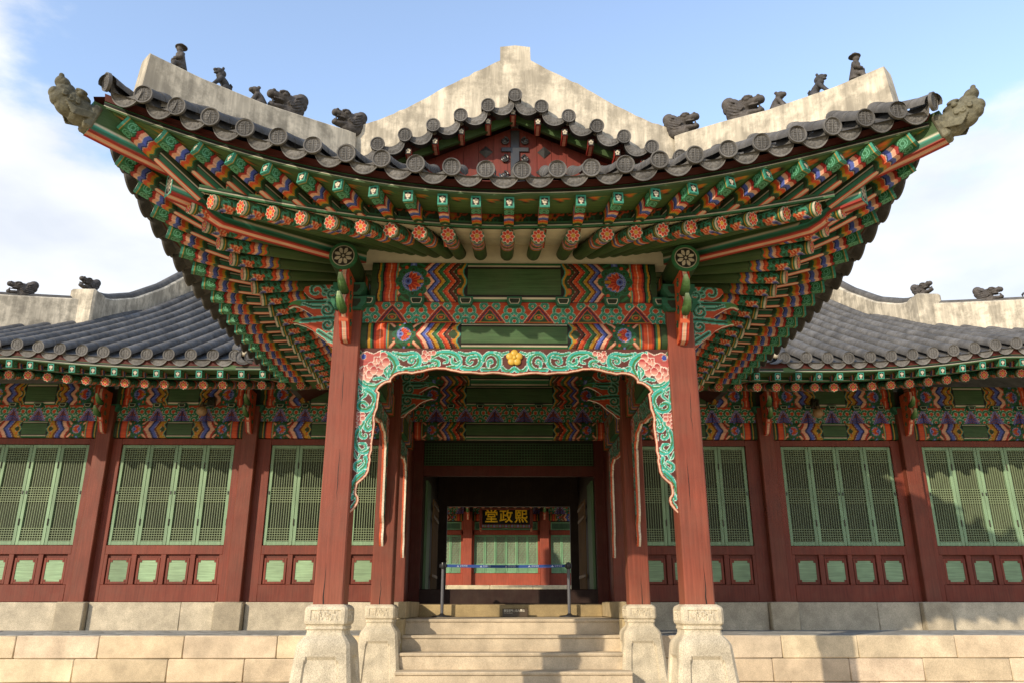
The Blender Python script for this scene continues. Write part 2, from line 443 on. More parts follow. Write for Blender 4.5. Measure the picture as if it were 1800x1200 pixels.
def rafter_side(u, ang):
    """u metres back from the tip, ang 0 at the underside"""
    C = np.empty(u.shape + (3,)); C[:] = lin('3f5a30')
    w = .012 * np.abs(np.sin(ang * 3))
    s = u + w * (u > .3)
    body = u < .32; C[body] = GD
    lay(C, u < .02, WHT); lay(C, (u >= .02) & (u < .045), GM); lay(C, (u >= .045) & (u < .055), YEL)
    a = np.abs(ang); x = ang * .08
    for cx, cu, r in ((.10, .12, .05), (-.10, .12, .05), (.12, .25, .055), (-.12, .25, .055), (.19, .18, .05), (-.19, .18, .05), (.04, .28, .04), (-.04, .28, .04)):
        d = np.hypot(x - cx, u - cu)
        m = body & (u > .055)
        lay(C, m & (d < r), TEAL); lay(C, m & (d < r * .84), GM); lay(C, m & (d < r * .6), TEAL); lay(C, m & (d < r * .44), GD)
    cu = .125; xs_ = x - .0
    b = np.arctan2(xs_, u - cu); rr = np.hypot(xs_, u - cu); k = np.round(b / .52) * .52
    fan = body & (rr < .105) & (u > cu - .03)
    lay(C, fan & (rr < .10) & (np.abs(b - k) < .24) & (np.abs(b) < 1.9), lin('f2b184')); lay(C, fan & (rr < .092) & (np.abs(b - k) < .18) & (np.abs(b) < 1.9), lin('d8502a')); lay(C, fan & (rr < .075) & (np.abs(b - k) < .06), RED)
    lay(C, body & (np.hypot(xs_ * .8, u - cu + .012) < .042), WHT); lay(C, body & (np.hypot(xs_ * .8, u - cu + .012) < .037), lin('6b72b4')); lay(C, body & (np.hypot(xs_, u - cu + .012) < .018), NAVY)
    for sx in (-1, 1):
        lay(C, body & (np.hypot(x - sx * .07, u - .215) < .02), ORG)
    seq = [(ORG, .03), (RED, .012), (PINK, .03), (WHT, .008), (BLU, .034), (NAVY, .012), (YEL, .03), (ORG, .022), (GM, .02), (BLK, .01)]
    t = .32
    s = u + .010 * np.cos(ang * 5)
    for c, wd in seq:
        lay(C, (s >= t) & (s < t + wd), c); t += wd
    return C
def sweep(mb, us, prof, colf, closed=True):
    """prof (n,2) in local y,z; extruded along local x at stations us; colf(u, k, prof) -> colours"""
    us = np.asarray(us); prof = np.asarray(prof)
    P = np.zeros((len(us), len(prof), 3)); P[:, :, 0] = us[:, None]; P[:, :, 1] = prof[None, :, 0]; P[:, :, 2] = prof[None, :, 1]
    mb.grid(P, colf(us), cv=closed)

# ------------------------------------------------------------------ ground and stone base
EYE = 1.5
GZ = -1.5
mb = MB(); mb.grid(np.array([[[-400, -200, GZ], [-400, 700, GZ]], [[400, -200, GZ], [400, 700, GZ]]], float), lin('d0b88c'))
g = mb.build('ground', M_SOIL); g['kind'] = 'structure'

YM, YT, YW = 11.75, 12.05, 14.5          # mid columns, terrace edge, wall plane
SX0, SX1 = -1.55, 1.61                    # steps
def terrace(x0, x1, label):
    T = thing('stone_terrace', label, 'terrace', ((x0 + x1) / 2, YT, GZ), 'stone terraces flanking the steps')
    mb = MB(); z = -0.415; row = 0
    while z > GZ + .05:
        h = .31; x = x0 + (-.2 if row % 2 else 0) - rnd.uniform(0, .5)
        while x < x1:
            w = rnd.uniform(1.05, 1.45)
            a, b = max(x, x0), min(x + w, x1)
            if b - a > .1:
                k = rnd.uniform(.86, 1.1); tint = np.array([1, rnd.uniform(.96, 1.0), rnd.uniform(.86, .98)])
                mb.box(a + .003, b - .003, YT + rnd.uniform(0, .008), YT + .35, max(z - h, GZ - .02) + .003, z - .003, lin('d2c1a8') * k * tint, .012)
            x += w
        z -= h; row += 1
    mb.box(x0, x1, YT + .06, YW - .12, GZ - .01, -.42, lin('8a7a60'), 0)
    mb.build('stone_blocks', M_STON, T)
    mb = MB()
    for j in range(9):
        y0 = YT + .07 + j * .26; x = x0 + (.0 if j % 2 else -.13)
        while x < x1:
            a, b = max(x, x0), min(x + .27, x1)
            if b - a > .05: mb.box(a + .004, b - .004, y0 + .003, y0 + .25, -.45, -.4155 + rnd.uniform(0, .004), lin('a3a29c') * rnd.uniform(.85, 1.1), .006)
            x += .27
    mb.build('brick_paving', M_STON, T)
    return T
terrace(-12.5, SX0 - .12, 'pale stone block terrace left of the steps, in full sunlight')
terrace(SX1 + .12, 12.5, 'pale stone block terrace right of the steps, crossed by the porch shadow')

S = thing('stone_steps', 'worn beige stone steps rising to the entrance between the column plinths', 'steps', (0.03, 11.0, GZ))
zs = [-.2, -.415, -.63, -.845, -1.06, -1.275]; ys = [12.4, YT, 11.7, 11.35, 11.0, 10.65]
for k, (z, y) in enumerate(zip(zs, ys)):
    mb = MB(); yb = YW - .1 if k == 0 else ys[k - 1] + .02
    c = lin('c6b69c') * rnd.uniform(.93, 1.05)
    nx = 70; X = np.linspace(SX0, SX1, nx); 
    # tread with a slightly worn, rounded nosing
    prof = [(y + .01, z - .225), (y, z - .2), (y, z - .045), (y - .025, z - .038), (y - .03, z - .014), (y - .018, z), (y + .03, z + .001), (yb, z + .002)]
    prof = np.array(prof); P = np.zeros((nx, len(prof), 3)); P[:, :, 0] = X[:, None]; P[:, :, 1] = prof[None, :, 0]; P[:, :, 2] = prof[None, :, 1]
    wob = np.array([rnd.gauss(0, .0025) for _ in range(nx)]); P[:, 3:6, 1] += wob[:, None]
    mb.grid(P, c)
    for xx in (SX0, SX1): mb.add(P[0 if xx == SX0 else -1], [tuple(range(len(prof)))], c)
    mb.build('step', M_STON, S)
mb = MB()
for sx, x in ((-1, SX0), (1, SX1)):       # cheek stones
    mb.box(x, x + sx * .12, YT + .0, YW - .12, GZ, -.2, lin('b9a67f'), .012)
    mb.box(x, x + sx * .12, 12.36, YW - .12, -.195, .045, lin('bba883'), .012)
mb.box(SX0, SX1, YW - .15, YW + .02, -.2, .0, lin('a8946c'), .01)
mb.build('cheek_stone', M_STON, S)

# ------------------------------------------------------------------ column stones (plinths)
def plinth_mesh():
    prof = [(0.0, .165), (-.006, .182), (-.02, .20), (-.035, .208), (-.045, .211), (-.05, .211), (-.055, .211), (-.07, .212), (-.085, .212), (-.10, .212), (-.115, .212), (-.13, .212), (-.145, .212), (-.15, .212), (-.155, .212), (-.162, .211), (-.178, .208), (-.19, .194), (-.203, .188), (-.212, .195), (-.228, .195), (-.238, .184), (-.262, .184), (-.285, .192), (-.32, .225), (-.345, .245), (-.372, .258), (-.405, .263)]
    zz = [p[0] for p in prof]; hh = [p[1] for p in prof]
    for k in range(1, 34):
        z = -.405 - k * (1.12 / 33); zz.append(z); hh.append(.263 + (-.405 - z) * .105)
    zz = np.array(zz); hh = np.array(hh); mb = MB()
    ns = 41; s = np.linspace(-1, 1, ns)
    rs = np.random.RandomState(5); noise = rs.randn(len(zz), ns)
    for k in range(4):
        a = k * math.pi / 2; ca, sa = math.cos(a), math.sin(a)
        ch = .12                                                   # corner chamfer share
        w = hh[:, None] * (1 - ch) * s[None]
        d = np.repeat(hh[:, None], ns, 1)
        up = (zz[:, None] < -.05) & (zz[:, None] > -.165) & (np.abs(s)[None] < .80)
        frame = (zz[:, None] < -.052) & (zz[:, None] > -.148) & (np.abs(s)[None] < .76)
        d = d + np.where(frame, -.011 + .008 * np.abs(noise) * (np.abs(s)[None] < .64), 0)
        low = (zz[:, None] < -.50) & (np.abs(s)[None] < .70) & ~((zz[:, None] > -.54) & (np.abs(s)[None] > .60))
        d = d - np.where(low, .022, 0) + np.where(low, noise * .0015, 0)
        P = np.zeros((len(zz), ns, 3)); P[:, :, 0] = ca * w - sa * -d; P[:, :, 1] = sa * w + ca * -d; P[:, :, 2] = zz[:, None]
        mb.grid(P, GRAN)
        # chamfer strip to the next side
        E0 = P[:, -1]; w2 = -hh * (1 - ch); a2 = a + math.pi / 2; c2, s2 = math.cos(a2), math.sin(a2)
        E1 = np.stack([c2 * w2 + s2 * hh, s2 * w2 - c2 * hh, zz], 1)
        mb.grid(np.stack([E0, E1], 1), GRAN)
    top = .165
    mb.box(-top, top, -top, top, -.03, .003, GRAN, .002)
    return mb

# ------------------------------------------------------------------ entrance porch
FX0, FX1 = -1.876, 1.85                  # front column axes
MX0, MX1 = -1.84, 1.83
YF = 8.3                                  # front face of the front columns
PORCH = thing('entrance_porch', 'painted wooden entrance porch with upswept tiled roof on four red columns', 'porch', (0, 10.2, GZ))
pl0 = None
def column(x, y, w, z0, z1, name='column'):
    mb = MB(); hw = w / 2; b = .014
    prof = np.array([(-hw, -hw + b), (-hw + b, -hw), (-hw * .0, -hw), (hw - b, -hw), (hw, -hw + b), (hw, hw - b), (hw - b, hw), (-hw + b, hw), (-hw, hw - b)])
    zz = np.linspace(z0, z1, 12)
    P = np.zeros((len(zz), len(prof), 3)); P[:, :, 0] = x + prof[None, :, 0]; P[:, :, 1] = y + hw + prof[None, :, 1]; P[:, :, 2] = zz[:, None]
    wz = 1 + .30 * np.exp(-(zz - z0) / .22); Cc = np.repeat((OXR[None] * wz[:, None])[:, None], len(prof), 1); Cc[:, :, 1:] *= (1 + .25 * np.exp(-(zz - z0) / .22))[:, None, None]
    mb.grid(P, Cc, cv=True)
    mb.add(P[-1], [tuple(range(len(prof)))], OXR)
    for (zs0, ln, ww) in ((z0 + .004, .42, .007), (z0 + rnd.uniform(.9, 1.2), .55, .0035), (z0 + rnd.uniform(1.7, 2.0), .5, .003)):   # drying cracks
      cx = x + rnd.uniform(-.55, .55) * hw; pts = [(cx + rnd.gauss(0, .004), y - .0012, zs0 + t * ln) for t in np.linspace(0, 1, 7)]
      for i in range(6):
        (xa, ya, za), (xb, yb, zb) = pts[i], pts[i + 1]; wf = lambda t: ww * (1 - t if zs0 < z0 + .1 else math.sin(math.pi * min(max(t, .02), .98)))
        wa, wb = wf(i / 6), wf((i + 1) / 6)
        mb.add([(xa - wa, ya, za), (xa + wa, ya, za), (xb + wb, yb, zb), (xb - wb, yb, zb)], [(0, 1, 2, 3)], BLK)
    return mb.build(name, M_V, PORCH)
cols = []
for x, y in ((FX0, YF), (FX1, YF), (MX0, YM), (MX1, YM)):
    c = column(x, y, .30, .002, 3.30); cols.append(c)
    if pl0 is None:
        pl0 = plinth_mesh().build('plinth', M_GRAN, c, angle=24); pl0.location = (x, y + .15, 0)
    else:
        q = pl0.copy(); COL.objects.link(q); q.parent = c; q.location = (x, y + .15, 0); q.matrix_parent_inverse = parent_inv(c)

def beam(name, x0, x1, yf, z0, z1, depth, parent, E, bands, nzig=1, cross=False, res=.008, bow=.03, mat=M_H, axis=0):
    """a painted beam; the section is a soft-cornered box whose front and underside carry the painting"""
    L = x1 - x0; H = z1 - z0; nu = max(int(L / res), 40)
    us = np.linspace(0, L, nu)
    # section: underside back -> front -> top back
    pts = []
    nb = 8
    for t in np.linspace(0, 1, nb, endpoint=False): pts.append((depth * (1 - t) + .02 * t, z0 + bow * .25 * 0))
    nf = max(int(H / res), 10)
    for t in np.linspace(0, 1, nf): pts.append((bow * (2 * t - 1) ** 4, z0 + H * t))
    pts.append((depth, z1))
    pts = np.array(pts)
    U, K = np.meshgrid(us, np.arange(len(pts)), indexing='ij')
    v = np.clip((pts[:, 1] - z0), 0, H); V = np.repeat(v[None], nu, 0)
    V[:, :nb] = H * .12 * np.linspace(1, 0, nb)[None] + 0
    C = beam_paint(U, V, L, H, E, bands, nzig, cross)
    P = np.zeros((nu, len(pts), 3)); P[:, :, 0] = x0 + us[:, None]; P[:, :, 1] = yf + pts[None, :, 0]; P[:, :, 2] = pts[None, :, 1]
    if axis == 1:
        P = P[:, :, [1, 0, 2]]
    mb = MB(); mb.grid(P, C)
    for k in (0, -1): mb.add(P[k], [tuple(range(len(pts)))], GD)
    return mb.build(name, mat, parent, angle=50)
def ip_board(x0, x1, yf, z0, z1, parent, P, off, style, res=.008, axis=0, name='carved_board'):
    L = x1 - x0; H = z1 - z0; us = np.linspace(0, L, max(int(L / res), 10)); vs = np.linspace(0, H, max(int(H / res), 6))
    U, V = np.meshgrid(us, vs, indexing='ij'); C = ip_paint(U, V, P, H, off, style)
    Q = np.zeros(U.shape + (3,)); Q[..., 0] = x0 + U; Q[..., 1] = yf; Q[..., 2] = z0 + V
    if axis == 1: Q = Q[..., [1, 0, 2]]
    mb = MB(); mb.grid(Q, C)
    dd = .05 * (1 if axis == 0 else (1 if yf > 0 else -1))
    if axis == 0: mb.box(x0, x1, yf + .003, yf + .053, z0, z1, BRN, 0)
    else: mb.box(yf + .003 * np.sign(dd), yf + dd, x0, x1, z0, z1, BRN, 0)
    return mb.build(name, M_H, parent)
def soro(x, yf, ztop, parent, w=.17, h=.105, d=.14, name='bearing_block'):
    """small trapezoid bearing block, teal with a dark painted centre"""
    mb = MB()
    pol = [(-w * .36, -h), (w * .36, -h), (w * .5, -h * .45), (w * .5, 0), (-w * .5, 0), (-w * .5, -h * .45)]
    mb.prism([(x + a, ztop + b) for a, b in pol], yf, yf + d, (0, 2), TEALD)
    e = .74
    mb.prism([(x + a * e, ztop - h * .5 + (b + h * .5) * .62) for a, b in pol], yf - .004, yf + .01, (0, 2), WHT)
    e = .62
    mb.prism([(x + a * e, ztop - h * .5 + (b + h * .5) * .50) for a, b in pol], yf - .007, yf + .01, (0, 2), lin('24301e'))
    return mb.build(name, M_H, parent)

XB0, XB1 = FX0 + .15, FX1 - .15
ZL0, ZL1, ZI1, ZU1 = 2.705, 3.005, 3.262, 3.745
EF = 1.12
beam('tie_beam', XB0, XB1, YF + .03, ZL0, ZL1, .22, PORCH, EF, B6, 1, res=.007, bow=.05)
ip_board(XB0, XB1, YF + .08, ZL1, ZI1, PORCH, .553, (XB1 - XB0) / 2, 'front', res=.007)
beam('purlin_beam', XB0 + .08, XB1 - .08, YF + .06, ZI1, ZU1, .3, PORCH, EF - .02, B6, 2, True, res=.007, bow=.03)
for k in range(-3, 4): soro((FX0 + FX1) / 2 + k * .553, YF + .0, ZI1 + .035, PORCH)
# side beams (front column to mid column) and the bay behind them
for sx, xf in ((-1, FX0), (1, FX1)):
    xin = xf + (-sx) * .09
    for (ya, yb) in ((YF + .3, YM), (YM + .3, YW)):
        L = yb - ya
        for (z0, z1, nm, nzg) in ((ZL0, ZL1, 'tie_beam', 1), (ZI1, ZU1 - .02, 'purlin_beam', 2)):
            for face in (-1, 1):
                pass
            mbk = MB(); nu = int(L / .014); us = np.linspace(0, L, nu); H = z1 - z0; hw = .10
            sec = [(hw, z0 + H * t) for t in np.linspace(1, 0, 18)] + [(hw * (1 - 2 * t), z0 - .0) for t in np.linspace(.1, .9, 8)] + [(-hw, z0 + H * t) for t in np.linspace(0, 1, 18)]
            sec = np.array(sec); U, K = np.meshgrid(us, np.arange(len(sec)), indexing='ij')
            V = np.repeat(np.clip(sec[:, 1] - z0, 0, H)[None], nu, 0)
            C = beam_paint(U, V, L, H, min(EF * .82, L * .42), B6 if L > 3 else B3, nzg, nzg == 2)
            P = np.zeros((nu, len(sec), 3)); P[:, :, 0] = xf + sec[None, :, 0]; P[:, :, 1] = ya + us[:, None]; P[:, :, 2] = sec[None, :, 1]
            mbk.grid(P, C); mbk.build(nm, M_H, PORCH, angle=50)
        ip_board(ya, yb, xf - sx * .07, ZL1, ZI1, PORCH, .5, L / 2, 'front', res=.014, axis=1)
        ip_board(ya, yb, xf + sx * .07, ZL1, ZI1, PORCH, .5, L / 2, 'front', res=.014, axis=1)

# round purlin noses with a painted white flower
def nose(x, y0, y1, z, r=.155):
    mb = MB()
    mb.tube([(x, y0 + .0, z), (x, y0 + .02, z), (x, y1, z)], r, 28, GD)
    mb.tube([(x, y0 - .003, z), (x, y0 + .03, z)], r * 1.005, 28, GM, caps=False)
    n = 44; q = np.linspace(-1, 1, n); Y, Z = np.meshgrid(q, q, indexing='ij')
    rr = np.maximum(np.abs(Y), np.abs(Z)); th = np.arctan2(Z, Y); PX = rr * np.cos(th); PZ = rr * np.sin(th)
    d = np.hypot(PX, PZ); a = np.arctan2(PZ, PX) + math.pi / 8; k = np.round(a / (math.pi / 4)) * (math.pi / 4); pw = np.abs(a - k)
    C = np.empty(PX.shape + (3,)); C[:] = GM; C[d < .80] = WHT; C[d < .76] = BLK
    pet = (d > .2) & (d < .66) & (pw * d < .13 * np.sin(np.clip((d - .18) / .5, 0, 1) * math.pi)); C[pet] = WHT
    C[d < .09] = WHT
    Q = np.zeros(PX.shape + (3,)); Q[..., 0] = x + PX * r; Q[..., 1] = y0 - .004; Q[..., 2] = z + PZ * r
    mb.grid(Q, C)
    return mb.build('purlin_end', M_H, PORCH)
for x in (FX0 - .02, FX1 + .02): nose(x, 7.93, YF + .15, 3.62)

# bracket arms: outline in (outward distance, height), painted with scrolls
ARM = [(.10, 3.47), (.42, 3.47), (.53, 3.445), (.55, 3.40), (.50, 3.345), (.40, 3.30), (.32, 3.315), (.30, 3.285), (.36, 3.285), (.60, 3.285), (.68, 3.255), (.71, 3.20), (.66, 3.225), (.62, 3.225), (.54, 3.19), (.46, 3.14), (.40, 3.10), (.44, 3.075), (.58, 3.055), (.64, 3.015), (.61, 3.02), (.58, 3.01), (.50, 2.985), (.42, 2.94), (.37, 2.89), (.32, 2.85), (.25, 2.80), (.19, 2.735), (.10, 2.72)]
def arm_paint(x, z):
    C = np.empty((len(x), 3)); C[:] = lin('bd4c28')
    E = lin('9fccb6')
    S = [(spiral(.40, 3.40, .10, .03, 200, -.9), .026, .014), ([(.12, 3.44), (.22, 3.38), (.3, 3.40)], .03, .02), (spiral(.22, 3.36, .075, .03, 90, 1.0), .018, .012),
         ([(.1, 3.24), (.2, 3.27), (.34, 3.26), (.5, 3.255), (.74, 3.235)], .02, .035), (spiral(.26, 3.17, .085, .02, 100, 1.25), .022, .014), ([(.34, 3.2), (.42, 3.2), (.54, 3.24)], .02, .01),
         (spiral(.24, 2.99, .085, .02, 60, 1.25), .022, .014), ([(.1, 3.06), (.22, 3.07), (.4, 3.05), (.66, 3.03)], .02, .03), (spiral(.2, 2.85, .07, .02, 120, 1.1), .02, .012), ([(.12, 2.75), (.17, 2.8), (.25, 2.85), (.34, 2.91)], .02, .02)]
    for pl, a, b in S: stroke(C, x, z, pl, a * 1.2, b * 1.2, TEAL, GD, E, .006)
    m = (x > .56) & (z < 3.27) & (z > 2.98); C[m] = lin('4a7a3e')
    return C
def inside(x, z, poly):
    poly = np.asarray(poly); r = np.zeros(x.shape, bool); n = len(poly)
    for i in range(n):
        a, b = poly[i], poly[(i + 1) % n]
        c = ((a[1] > z) != (b[1] > z))
        with np.errstate(divide='ignore', invalid='ignore'):
            xi = (b[0] - a[0]) * (z - a[1]) / (b[1] - a[1] + 1e-12) + a[0]
        r ^= c & (x < xi)
    return r
def painted_plate(poly, res, paint, th, edge, edge2=None):
    """flat painted board cut to poly (local x,z), local y = 0..th; returns MB"""
    poly = np.asarray(poly, float); mb = MB()
    # clip a fine grid against the outline by moving outside corners of boundary cells onto it
    x0, z0 = poly.min(0) - res; x1, z1 = poly.max(0) + res
    xs = np.arange(x0, x1 + res, res); zs_ = np.arange(z0, z1 + res, res)
    X, Z = np.meshgrid(xs, zs_, indexing='ij'); ins = inside(X, Z, poly)
    cell = ins[:-1, :-1] | ins[1:, :-1] | ins[1:, 1:] | ins[:-1, 1:]
    used = np.zeros(X.shape, bool)
    for a in (slice(0, -1), slice(1, None)):
        for b in (slice(0, -1), slice(1, None)): used[a, b] |= cell
    # snap outside used points to the outline
    ii = np.where(used & ~ins); px, pz = X[ii], Z[ii]
    bd = np.full(px.shape, 1e9); sx = px.copy(); sz = pz.copy(); n = len(poly)
    for i in range(n):
        a, b = poly[i], poly[(i + 1) % n]; ab = b - a; q = ab @ ab + 1e-12
        t = np.clip(((px - a[0]) * ab[0] + (pz - a[1]) * ab[1]) / q, 0, 1)
        cx, cz = a[0] + t * ab[0], a[1] + t * ab[1]; d = np.hypot(px - cx, pz - cz); m = d < bd
        bd[m] = d[m]; sx[m] = cx[m]; sz[m] = cz[m]
    X[ii] = sx; Z[ii] = sz
    idx = -np.ones(X.shape, int); idx[used] = np.arange(used.sum())
    q = np.stack([idx[:-1, :-1], idx[1:, :-1], idx[1:, 1:], idx[:-1, 1:]], -1)[cell]
    vx, vz = X[used], Z[used]; C = paint(vx, vz)
    for y in (0.0, th):
        mb.add(np.stack([vx, np.full(vx.shape, y), vz], 1), q.tolist(), C)
    # edge in two painted strips
    V0 = np.stack([poly[:, 0], np.zeros(n), poly[:, 1]], 1)
    ycs = [0.0, th * .5, th] if edge2 is not None else [0.0, th]
    for k in range(len(ycs) - 1):
        A = V0.copy(); A[:, 1] = ycs[k]; B = V0.copy(); B[:, 1] = ycs[k + 1]
        mb.grid(np.stack([A, B], 1), edge if k == 0 or edge2 is None else edge2, cu=True)
    return mb
ARMS = []
arm_proto = painted_plate(ARM, .009, arm_paint, .09, lin('efe6d6'), RED)
arm_ob = None
def arm(x, y, dirx, diry, parent, name='bracket_arm', sc=1.0, z=0.0):
    global arm_ob
    if arm_ob is None:
        arm_ob = arm_proto.build(name, M_H, parent); o = arm_ob
    else:
        o = arm_ob.copy(); COL.objects.link(o); o.parent = parent; o.matrix_parent_inverse = parent_inv(parent)
    ex = Vector((dirx, diry, 0)); ey = Vector((-diry, dirx, 0))
    m = Matrix(((ex.x, ey.x, 0, x - ey.x * .045), (ex.y, ey.y, 0, y - ey.y * .045), (0, 0, 1, z), (0, 0, 0, 1)))
    o.matrix_basis = m
    return o
# forward snout of each bracket: stripes on its leading edge and two green leaf tongues
def snout(x, yf, parent, zt=3.50, k=1.0):
    mb = MB()
    prof = [(yf - .34, 3.50), (yf - .36, 3.40), (yf - .30, 3.30), (yf - .24, 3.24), (yf - .32, 3.14), (yf - .30, 3.04), (yf - .22, 2.97), (yf - .21, 2.92), (yf - .17, 2.88), (yf - .13, 2.80), (yf - .09, 2.75), (yf + .02, 2.73), (yf + .02, 3.50)]
    prof = [(yf + (a - yf) * k, zt - 3.50 * 1 + b) for a, b in prof]
    hw = .052 * k
    P = np.array(prof)
    front = P[:-1]
    nn = 13; w = np.linspace(-hw, hw, nn)
    # resample the leading edge finely
    d = np.concatenate([[0], np.cumsum(np.linalg.norm(np.diff(front, axis=0), axis=1))]); t = np.linspace(0, d[-1], 60)
    fy = np.interp(t, d, front[:, 0]); fz = np.interp(t, d, front[:, 1])
    Q = np.zeros((60, nn, 3)); Q[:, :, 0] = x + w[None]; Q[:, :, 1] = fy[:, None]; Q[:, :, 2] = fz[:, None]
    C = np.empty(Q.shape); C[:] = WHT; C[:, :2] = lin('c8402a'); C[:, -2:] = lin('c8402a'); C[:, 2:4] = lin('a82c20'); C[:, -4:-2] = lin('a82c20'); C[:, 5:8] = PINK
    C[58:] = ORG
    bnd = (np.abs(fz - (zt - .56)) < .02) | (np.abs(fz - (zt - .26)) < .015); C[bnd] = lin('d0603c')
    mb.grid(Q, C)
    for sx in (-1, 1):
        xs_ = x + sx * hw
        mb.add(np.array([(xs_, a, b) for a, b in prof]), [tuple(range(len(prof)))], lin('c85a30'))
        # scroll relief on the flank
        for (cy, cz, r) in ((yf - .22 * k, zt - .12, .05), (yf - .18 * k, zt - .28, .05), (yf - .16 * k, zt - .42, .05), (yf - .08 * k, zt - .56, .04)):
            sp = spiral(cy, cz, r * k, .012, 90, 1.2, 14)
            mb.tube([(xs_, a, b) for a, b in sp], .011 * k, 6, TEALD)
    # leaf tongues
    for zc in (zt - .20, zt - .42):
        pts = [(x, yf - .25 * k, zc - .05), (x - .005, yf - .36 * k, zc - .04), (x - .012, yf - .44 * k, zc + .02), (x - .02, yf - .47 * k, zc + .085)]
        mb.tube(pts, [.05 * k, .052 * k, .04 * k, .018 * k], 8, np.array([GD, lin('3f6a32'), lin('6f9a5c'), lin('b8cfa6')]))
    return mb.build('bracket_snout', M_H, parent)
for xf, sx in ((FX0, -1), (FX1, 1)):
    arm(xf, YF + .15, sx, 0, PORCH)
    snout(xf, YF, PORCH)
    mb = MB()                                              # bearing cup on the column head
    for (zt_, w) in ((3.27, .40), (3.44, .36)):
        hw = w / 2
        for rr, c in ((0, TEALD), (1, lin('24301e'))):
            e = 1 - .3 * rr
            mb.prism([(xf + a * e, zt_ - .07 + (b + .07) * (1 - .4 * rr)) for a, b in ((-hw * .7, -.15), (hw * .7, -.15), (hw, -.06), (hw, 0), (-hw, 0), (-hw, -.06))], YF - .05 - .004 * rr, YF + .3, (0, 2), c)
    mb.build('bearing_cup', M_H, PORCH)
    # inward half arm on the mid columns
for xf, sx in ((MX0, -1), (MX1, 1)):
    arm(xf, YM + .15, -sx, 0, PORCH)
    arm(xf, YM + .15, sx, 0, PORCH)

